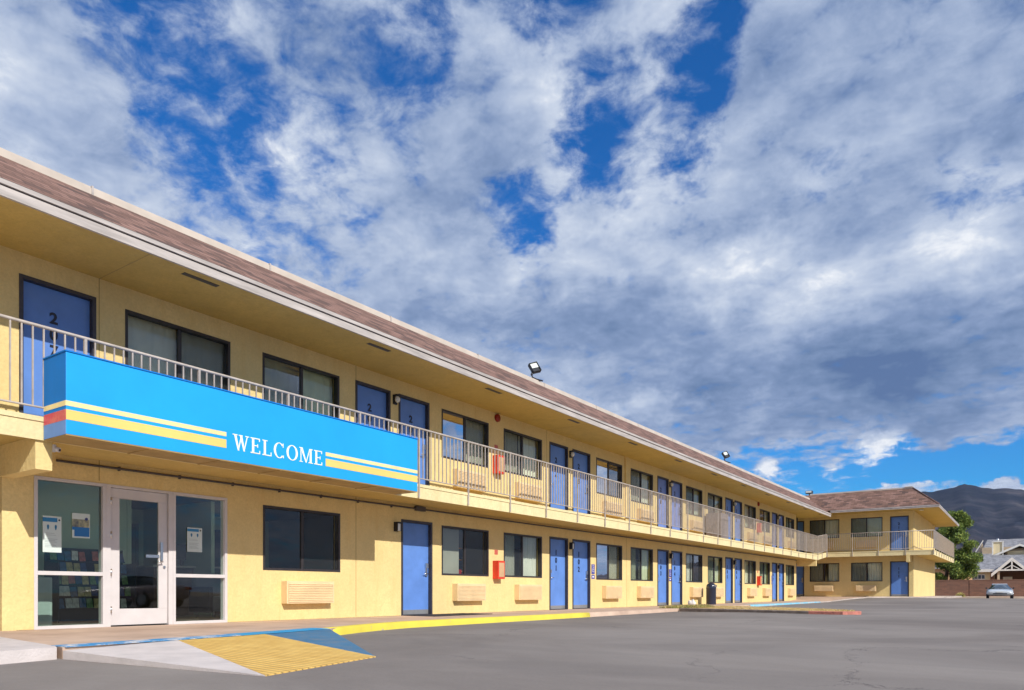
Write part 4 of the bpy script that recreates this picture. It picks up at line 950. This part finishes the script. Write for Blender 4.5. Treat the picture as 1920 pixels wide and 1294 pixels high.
poster('poster', 'square poster with a photograph and blue block on the left glass panel', 4.98, 5.22, 1.30 - .02, 1.53 + .10, True)
poster('poster', 'white footprint notice on the glass panel right of the entrance', 6.72, 6.98, 1.16, 1.55, False)
# ------------------------------------------------------------------ brick wall, strip, shrub
t = thing('brick_wall', 'low brown brick boundary wall behind the parked white car', 'wall', (3.0, 75.5, .0))
b = MB(); b.box(-1.5, 30, 0, .2, -.3, 1.50); b.build('wall_body', M['brick'], t)
b = MB(); b.box(-1.5, 30, -.02, .22, 1.502, 1.57); b.build('coping', mat('brown_coping', (.27, .14, .09), .9, vary=.2), t)
for k in range(6):
    b = MB(); x = -1.0 + k * 5.1; b.box(x, x + .42, -.03, -.003, -.3, 1.50); b.build('pier', M['brick'], t)
sheet('dirt_verge', mat('pale_verge', (.62, .48, .36), .9, vary=.25, vscale=1), [(3.0, 73.4), (33, 73.6), (33, 75.6), (3.0, 75.6)], [.09, .09, .12, .12], .2)
def leafball(b, c, rx, ry, rz, n, size, mi_fn=None, seed=0):
    rnd = random.Random(seed)
    for _ in range(n):
        while 1:
            p = Vector((rnd.uniform(-1, 1), rnd.uniform(-1, 1), rnd.uniform(-1, 1)))
            if p.length < 1: break
        p = p * (.55 + .45 * rnd.random()) if rnd.random() < .4 else p.normalized() * rnd.uniform(.8, 1.05)
        q = Vector((c[0] + p.x * rx, c[1] + p.y * ry, c[2] + p.z * rz))
        d = Vector((p.x + rnd.gauss(0, .6), p.y + rnd.gauss(0, .6), p.z + .5 + rnd.gauss(0, .5))).normalized()
        s = d.orthogonal().normalized(); s.rotate(Matrix.Rotation(rnd.uniform(0, 6.28), 3, d)); L = size * rnd.uniform(.7, 1.4); w = L * .22
        v = [b.bm.verts.new(q - s * w), b.bm.verts.new(q + s * w), b.bm.verts.new(q + d * L)]
        b.bm.faces.new(v).material_index = mi_fn(rnd) if mi_fn else 0
t = thing('dry_shrub', 'small round dry yellow shrub on the verge before the brick wall', 'shrub', (6.5, 74.0, .09))
b = MB()
for k in range(1400):
    a = random.uniform(0, 6.28); e = math.asin(random.uniform(.02, 1)); L = random.uniform(.25, .48)
    d = Vector((math.cos(a) * math.cos(e), math.sin(a) * math.cos(e), math.sin(e) * 1.0)); s = d.orthogonal().normalized() * .008
    b.bm.faces.new([b.bm.verts.new(d * L * .3 - s), b.bm.verts.new(d * L * .3 + s), b.bm.verts.new(d * L)]).material_index = k % 2
b.build('foliage', [mat('yellow_shrub', (.62, .52, .18), .9), M['olive']], t, recalc=False, merge=False)
# pine
M['pine'] = mat('pine_needles', (.19, .27, .05), .75, vary=.35, vscale=1.5); M['pine2'] = mat('pine_needles_dark', (.07, .12, .035), .8, vary=.3); M['pine3'] = mat('pine_needles_light', (.36, .42, .08), .75, vary=.25); M['bark'] = mat('pine_bark', (.10, .065, .045), .9, vary=.3, bump=.6)
t = thing('pine_tree', 'bushy green pine tree behind the brick wall beside the far motel wing', 'tree', (5.75, 79.0, .0)); t.scale = (1.13, 1.13, 1.13)
b = MB(); b.tube([(-.7, 0, 0), (-.66, 0, 1.2), (-.5, 0, 2.4), (-.1, .1, 4.0), (.1, .0, 5.6), (.1, 0, 6.4)], [.17, .15, .12, .09, .05, .02], 10)
rnd = random.Random(5)
limbs = []
for k in range(52):
    f = .22 + .76 * ((k * .618) % 1.0); z = 6.5 * f; a = rnd.uniform(0, 6.28)
    R_ = 2.05 * (1 - max(0, (f - .50)) / .56) ** .8 * min(1.0, .8 + (f - .22) * 1.0) * rnd.uniform(.55, 1.0)
    bx_ = -.5 + .6 * f; e = Vector((bx_ + math.cos(a) * R_, math.sin(a) * R_, z + .25 + .3 * f)); limbs.append((e, f))
    b.tube([(bx_, 0, z - .3), ((bx_ + e.x) / 2, e.y / 2, (z - .3 + e.z) / 2 - .05), tuple(e)], [.05, .035, .012], 6)
b.build('trunk', M['bark'], t)
b = MB()
def pick(r): x = r.random(); return 0 if x < .5 else (1 if x < .72 else 2)
for i, (e, f) in enumerate(limbs):
    for j in range(4):
        g = rnd.uniform(.45, 1.05); c = Vector((-.5 + .6 * f, 0, 6.5 * f)).lerp(e, g) + Vector((rnd.gauss(0, .14), rnd.gauss(0, .14), rnd.gauss(0, .13)))
        r = rnd.uniform(.26, .46); leafball(b, c, r, r, r * .75, 260, .15, pick, i * 10 + j)
b.build('crown', [M['pine'], M['pine2'], M['pine3']], t, recalc=False, merge=False)
# ------------------------------------------------------------------ houses beyond the wall
hs = thing('house', 'beige house with grey roofs, white gabled porch and chimney beyond the brick wall', 'house', (5.5, 99.0, .1))
hw = mat('beige_siding', (.85, .70, .42), .8, vary=.06); hw2 = mat('tan_siding', (.58, .45, .31), .85, vary=.1); wt_ = mat('house_white_trim', (.86, .82, .74), .5)
O = Vector((5.5, 99.0, .1))
mH = lambda x, y, z: (x - O.x, y - O.y, z - O.z)
def hb(nm, m, *boxes, parent=hs, bevel=0):
    b = MB(mH)
    for q in boxes: b.box(*q)
    return b.build(nm, m, parent)
def cut_gable(b, x0, x1, xm, y0, y1, ze, zr, th=.18, ov=.3):
    """gable roof, ridge along y"""
    for xa, xb in ((x0 - ov, xm), (x1 + ov, xm)):
        zz = ze - ov * (zr - ze) / abs(xm - (x0 if xa < xm else x1))
        v = [(xa, y0, zz), (xb, y0, zr), (xb, y1, zr), (xa, y1, zz)]
        b.face(v); b.face([(p[0], p[1], p[2] - th) for p in v][::-1])
        b.face([(xa, y0, zz), (xb, y0, zr), (xb, y0, zr - th), (xa, y0, zz - th)]); b.face([(xa, y0, zz), (xa, y1, zz), (xa, y1, zz - th), (xa, y0, zz - th)])
hb('wall', hw, (5.5, 8.2, 100.2, 108, 0, 3.0), (11.3, 24, 100.0, 108, 0, 3.0), (8.2, 11.3, 102.2, 108, 0, 3.0))
b = MB(mH); b.face([(5.0, 99.7, 3.05), (24, 99.7, 3.05), (24, 104.0, 4.85), (6.9, 104.0, 4.85)]); b.face([(5.0, 99.7, 3.05), (6.9, 104.0, 4.85), (6.9, 112, 4.85), (5.0, 112, 3.05)])
b.build('roof', M['slate_x'], hs, recalc=False)
hb('fascia', wt_, (4.95, 8.3, 99.62, 99.69, 2.78, 3.10), (4.95, 5.05, 99.7, 108, 2.82, 3.06), (11.4, 24, 99.62, 99.69, 2.80, 3.10))
# porch
b = MB(mH); cut_gable(b, 8.35, 11.45, 9.9, 98.4, 103.5, 2.85, 4.28, .1, .35); b.build('porch_roof', M['slate_x'], hs, recalc=False)
def slant(b, xa, za, xb, zb, y0, y1, w):
    b.face([(xa, y0, za), (xb, y0, zb), (xb, y0, zb - w), (xa, y0, za - w)]); b.face([(xa, y1, za), (xb, y1, zb), (xb, y1, zb - w), (xa, y1, za - w)])
    b.face([(xa, y0, za - w), (xb, y0, zb - w), (xb, y1, zb - w), (xa, y1, za - w)]); b.face([(xa, y0, za), (xb, y0, zb), (xb, y1, zb), (xa, y1, za)])
b = MB(mH); slant(b, 7.98, 2.55, 9.9, 4.34, 98.28, 98.39, .36); slant(b, 11.82, 2.55, 9.9, 4.34, 98.28, 98.39, .36)
b.box(8.6, 11.2, 98.3, 98.42, 2.86, 3.02); b.box(9.83, 9.97, 98.3, 98.42, 3.02, 3.95); slant(b, 9.15, 3.05, 9.85, 3.5, 98.3, 98.4, .10); slant(b, 10.65, 3.05, 9.95, 3.5, 98.3, 98.4, .10)
b.build('porch_truss', wt_, hs)
for x in (8.55, 11.05): hb('porch_post', hw2, (x, x + .22, 98.5, 98.75, 0, 2.84))
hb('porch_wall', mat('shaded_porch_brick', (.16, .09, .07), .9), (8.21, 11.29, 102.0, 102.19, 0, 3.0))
hb('front_door', wt_, (9.0, 9.9, 101.93, 101.99, .1, 2.25)); hb('brick_corner', M['brick'], (7.85, 8.19, 99.9, 100.19, 0, 2.78))
wn = hb('window', wt_, (5.9, 7.35, 100.12, 100.19, .9, 2.55)); 
b = MB(mH)
for i in range(4):
    for j in range(3): b.box(5.98 + i * .345, 5.98 + i * .345 + .27, 100.10, 100.119, .98 + j * .52, .98 + j * .52 + .42)
b.build('pane', mat('house_glass', (.10, .13, .17), .1), wn)
# upper storey
hb('wall', hw2, (6.8, 12.5, 106.2, 113, 4.0, 5.9), (9.2, 14.5, 104.9, 106.1, 4.2, 5.6))
b = MB(mH); b.face([(6.5, 105.6, 4.75), (16, 105.6, 4.75), (13.5, 109.0, 7.0), (7.25, 109.0, 7.0)]); b.face([(6.5, 105.6, 4.75), (7.25, 109.0, 7.0), (6.5, 113, 4.75)]); b.build('roof', M['slate_x'], hs, recalc=False)
b = MB(mH); b.face([(6.05, 108.1, 4.6), (7.2, 108.1, 4.6), (6.75, 108.1, 6.6)]); b.build('gable', hw2, hs)
b = MB(mH); slant(b, 5.6, 4.75, 6.85, 6.95, 107.9, 108.05, .2); b.build('fascia', wt_, hs)
b = MB(mH); cut_gable(b, 8.2, 13.6, 10.6, 104.2, 109.5, 5.0, 6.05, .1, .4); b.build('roof', M['slate_x'], hs, recalc=False)
b = MB(mH); slant(b, 7.75, 4.75, 10.6, 6.12, 104.08, 104.19, .24); slant(b, 14.0, 4.75, 10.6, 6.12, 104.08, 104.19, .24); b.build('fascia', wt_, hs)
hb('gable_post', wt_, (11.35, 11.5, 104.2, 104.4, 4.4, 5.6)); hb('dormer_wall', hw, (9.4, 11.3, 104.6, 104.85, 4.2, 5.35))
hb('chimney', hw, (7.95, 8.95, 104.3, 105.2, 4.4, 6.40)); hb('chimney_trim', wt_, (7.88, 8.02, 104.22, 104.29, 4.4, 6.40), (8.88, 9.02, 104.22, 104.29, 4.4, 6.40), (7.86, 9.04, 104.2, 105.3, 6.401, 6.5))
b = MB(mH); b.tube([(8.45, 104.7, 6.5), (8.45, 104.7, 6.85)], .12, 8); b.build('flue', M['chrome'], hs)
t = thing('outbuilding', 'plain orange tan building seen under the pine tree above the brick wall', 'building', (-4, 90, .1))
b = MB(); b.box(0, 10.2, 0, 8, 0, 2.85); b.build('wall', mat('orange_tan_wall', (.58, .34, .18), .85, vary=.08), t)
b = MB(); b.box(-.3, 10.4, -.3, 8.2, 2.852, 3.0); b.build('roof', M['roofflat'], t)
# ------------------------------------------------------------------ car
def build_car(name, label, loc, rz, paint, group=None):
    t = thing(name, label, 'car', loc, rz, group)
    L, HW = 4.3, .87      # length, half width; nose at y=-L/2
    # longitudinal stations: y, bonnet/roof height profile for body (beltline) and half width
    st = [(-2.15, .42, .60, .62), (-2.08, .30, .66, .74), (-1.85, .24, .72, .83), (-1.4, .22, .78, .865), (-.7, .22, .86, .87), (-.2, .22, .90, .87), (.6, .22, .93, .87), (1.3, .23, .95, .86), (1.8, .26, .93, .82), (2.05, .32, .86, .74), (2.15, .45, .76, .62)]
    b = MB(); rows = []
    st = [(y, zb, zb + (zt - zb) * .88, w * 1.05) for y, zb, zt, w in st]
    for y, zb, zt, w in st:
        pr = [(0, zb), (w * .8, zb), (w * .97, zb + .08), (w, (zb + zt) * .5), (w * .985, zt - .13), (w * .93, zt - .045), (w * .80, zt - .005), (w * .4, zt + .02), (0, zt + .03)]
        full = [(x, z) for x, z in pr] + [(-x, z) for x, z in pr[-2:0:-1]]
        rows.append([b.bm.verts.new((x, y, z)) for x, z in full])
    for a, c in zip(rows, rows[1:]):
        n = len(a)
        for k in range(n): b.bm.faces.new([a[k], a[(k + 1) % n], c[(k + 1) % n], c[k]]).smooth = True
    b.bm.faces.new(rows[0]); b.bm.faces.new(rows[-1])
    body = b.build('body', paint, t)
    s = body.modifiers.new('s', 'SUBSURF'); s.levels = 1; s.render_levels = 2
    gs = [(-.95, .78, .76, .76), (-.15, 1.11, .60, .79), (.25, 1.17, .58, .81), (.75, 1.15, .57, .82), (1.6, .86, .66, .84)]
    b = MB(); rows = []
    for y, zt, w, zb in gs:
        rows.append([b.bm.verts.new(p) for p in ((w * 1.12, y, min(zb, zt)), (w * 1.0, y, (zb + zt) / 2), (w * .88, y, zt - .01), (0, y, zt + .02), (-w * .88, y, zt - .01), (-w, y, (zb + zt) / 2), (-w * 1.12, y, min(zb, zt)))])
    for i, (a, c) in enumerate(zip(rows, rows[1:])):
        for k in range(6): b.bm.faces.new([a[k], a[k + 1], c[k + 1], c[k]]).smooth = True
    b.build('cabin_glass', mat('dark_car_glass', (.02, .035, .045), .06, coat=.6), t)
    b = MB(); rf = [(x, y, z) for x, y, z in ()]
    for (y0, z0, w0), (y1, z1, w1) in (((-.05, 1.145, .50), (.25, 1.197, .50)), ((.25, 1.197, .50), (.78, 1.178, .49))):
        b.face([(-w0, y0, z0), (w0, y0, z0), (w1, y1, z1), (-w1, y1, z1)])
    b.build('roof', paint, t)
    for x in (-.84, .84):
        b = MB(); b.box(min(x, x * 1.14), max(x, x * 1.14), -.72, -.60, .78, .90); b.build('mirror', M['black'], t, bevel=.02)
    for x in (-.60, .60):
        b = MB(); b.ball((x * 1.06, -2.0, .56), .12, 1.5, .7, .5); b.build('headlight', mat('headlight_glass', (.55, .58, .6), .1, coat=.6), t)
    b = MB(); b.box(-.46, .46, -2.165, -2.10, .36, .44); b.build('air_intake', M['black'], t, bevel=.015)
    b = MB(); b.box(-.22, .22, -2.17, -2.155, .50, .56); b.build('number_plate', M['lens'], t)
    for x in (-.60, .60):
        b = MB(); b.box(x - .14, x + .14, 2.06, 2.14, .66, .78); b.build('tail_light', mat('tail_red', (.5, .01, .02), .2, coat=.5), t, bevel=.02)
    for x in (-.80, .80):
        for y in (-1.35, 1.32):
            wv = thing('wheel', None, None, (0, 0, 0)); wv.parent = t; sgn = 1 if x > 0 else -1
            del_keys = [k for k in ('label', 'category') if k in wv]
            b = MB(); b.tube([(x - .09 * sgn, y, .31), (x + .085 * sgn, y, .31)], .31, 24); b.build('tyre', M['black'], wv)
            b = MB(); b.tube([(x + .086 * sgn, y, .31), (x + .10 * sgn, y, .31)], .20, 20); b.build('rim', M['chrome'], wv)
    return t
build_car('parked_car', 'white low sports car parked nose on before the brown brick wall', (9.40, 70.6, -.03), R(1.5), mat('white_car_paint', (.62, .66, .70), .25, vary=.03, coat=.8))
build_car('parked_car', 'silver car with red tail lights mirrored in the lobby glass', (17.5, 15.2, -.08), R(75), mat('rosy_silver_paint', (.45, .36, .36), .25, vary=.03, coat=.8))
# ------------------------------------------------------------------ mountain
prof = [(-34, .045), (-24, .07), (-17, .085), (-13, .098), (-9.94, .1052), (-6.62, .1150), (-5.7, .1190), (-4.94, .1181), (-4.41, .1206), (-3.8, .1217), (-3.5, .1238), (-3.19, .1252), (-2.83, .1229), (-2.3, .1198), (-1.57, .1169), (-.99, .1174), (0, .1136), (3, .10), (10, .07), (20, .04), (34, .01)]
def pe(a):
    for p, q in zip(prof, prof[1:]):
        if p[0] <= a <= q[0]: return p[1] + (q[1] - p[1]) * (a - p[0]) / (q[0] - p[0])
    return 0
from mathutils import noise as mn
b = MB(); rows = []; NA, NR = 420, 90
for j in range(NR + 1):
    f = j / NR; rad = 1500 + 3500 * f; row = []
    for i in range(NA + 1):
        a = -34 + 68 * i / NA; ar = R(a); H = pe(a) * 5000
        base = H * (f ** 1.55)
        nz = mn.fractal(Vector((a * .28, f * 4.0, 1.3)), 1.0, 2.1, 7) * 45 - abs(mn.fractal(Vector((a * .32 + f * 1.7, f * 2.3, 4.2)), 1.0, 2.0, 4)) * 45
        z = base + nz * math.sin(math.pi * min(f, 1)) ** .8 * (H / 600)
        if j == NR: z = H + mn.fractal(Vector((a * 2.4, 0, 9)), 1.0, 2.0, 4) * 5
        row.append(b.bm.verts.new((10.995 + rad * math.sin(ar), rad * math.cos(ar), max(z, -1) + .1)))
    rows.append(row)
for p, q in zip(rows, rows[1:]):
    for i in range(NA): b.bm.faces.new([p[i], p[i + 1], q[i + 1], q[i]]).smooth = True
def mountain_mat():
    m = bpy.data.materials.new('hazed_scrub_mountain'); m.use_nodes = True; T = NT(m.node_tree); bb = m.node_tree.nodes['Principled BSDF']
    tc = T.n('ShaderNodeTexCoord').outputs['Object']
    c = T.ramp(T.rng(T.noise(tc, .0045, 9, .68, .5), .3, .7), [(.1, (.008, .012, .024)), (.4, (.020, .022, .034)), (.65, (.042, .040, .050)), (1, (.10, .085, .088))])  # rock and scrub tones, with some blue of distant haze painted in
    g = T.rng(T.noise(tc, .03, 6, .7), .52, .66)
    c = T.mix(T.math('MULTIPLY', g, .6), c, (.022, .032, .026, 1))
    s = T.n('ShaderNodeSeparateXYZ'); T.l(tc, s.inputs[0])
    c = T.mix(T.math('MULTIPLY', T.rng(s.outputs[2], 260, 60), T.rng(T.noise(tc, .004, 4), .4, .6)), c, (.11, .082, .078, 1))
    T.l(c, bb.inputs['Base Color']); bb.inputs['Roughness'].default_value = .95; bb.inputs['Specular IOR Level'].default_value = .1
    bp = T.n('ShaderNodeBump'); bp.inputs['Strength'].default_value = 1; bp.inputs['Distance'].default_value = 12
    T.l(T.noise(tc, .012, 9, .7), bp.inputs['Height']); T.l(bp.outputs[0], bb.inputs['Normal'])
    return m
o = b.build('mountain', mountain_mat(), merge=False); o['kind'] = 'structure'
# ------------------------------------------------------------------ haze
hz = MB(); hz.box(-5200, 5300, -120, 5600, -2.5, 900); hm = bpy.data.materials.new('haze_air'); hm.use_nodes = True; hm.node_tree.nodes.clear(); T = NT(hm.node_tree)
pv = T.n('ShaderNodeVolumePrincipled'); pv.inputs['Color'].default_value = (.50, .66, 1.0, 1); pv.inputs['Density'].default_value = .000025
T.l(pv.outputs[0], T.n('ShaderNodeOutputMaterial').inputs['Volume'])
o = hz.build('haze', hm); o['kind'] = 'stuff'
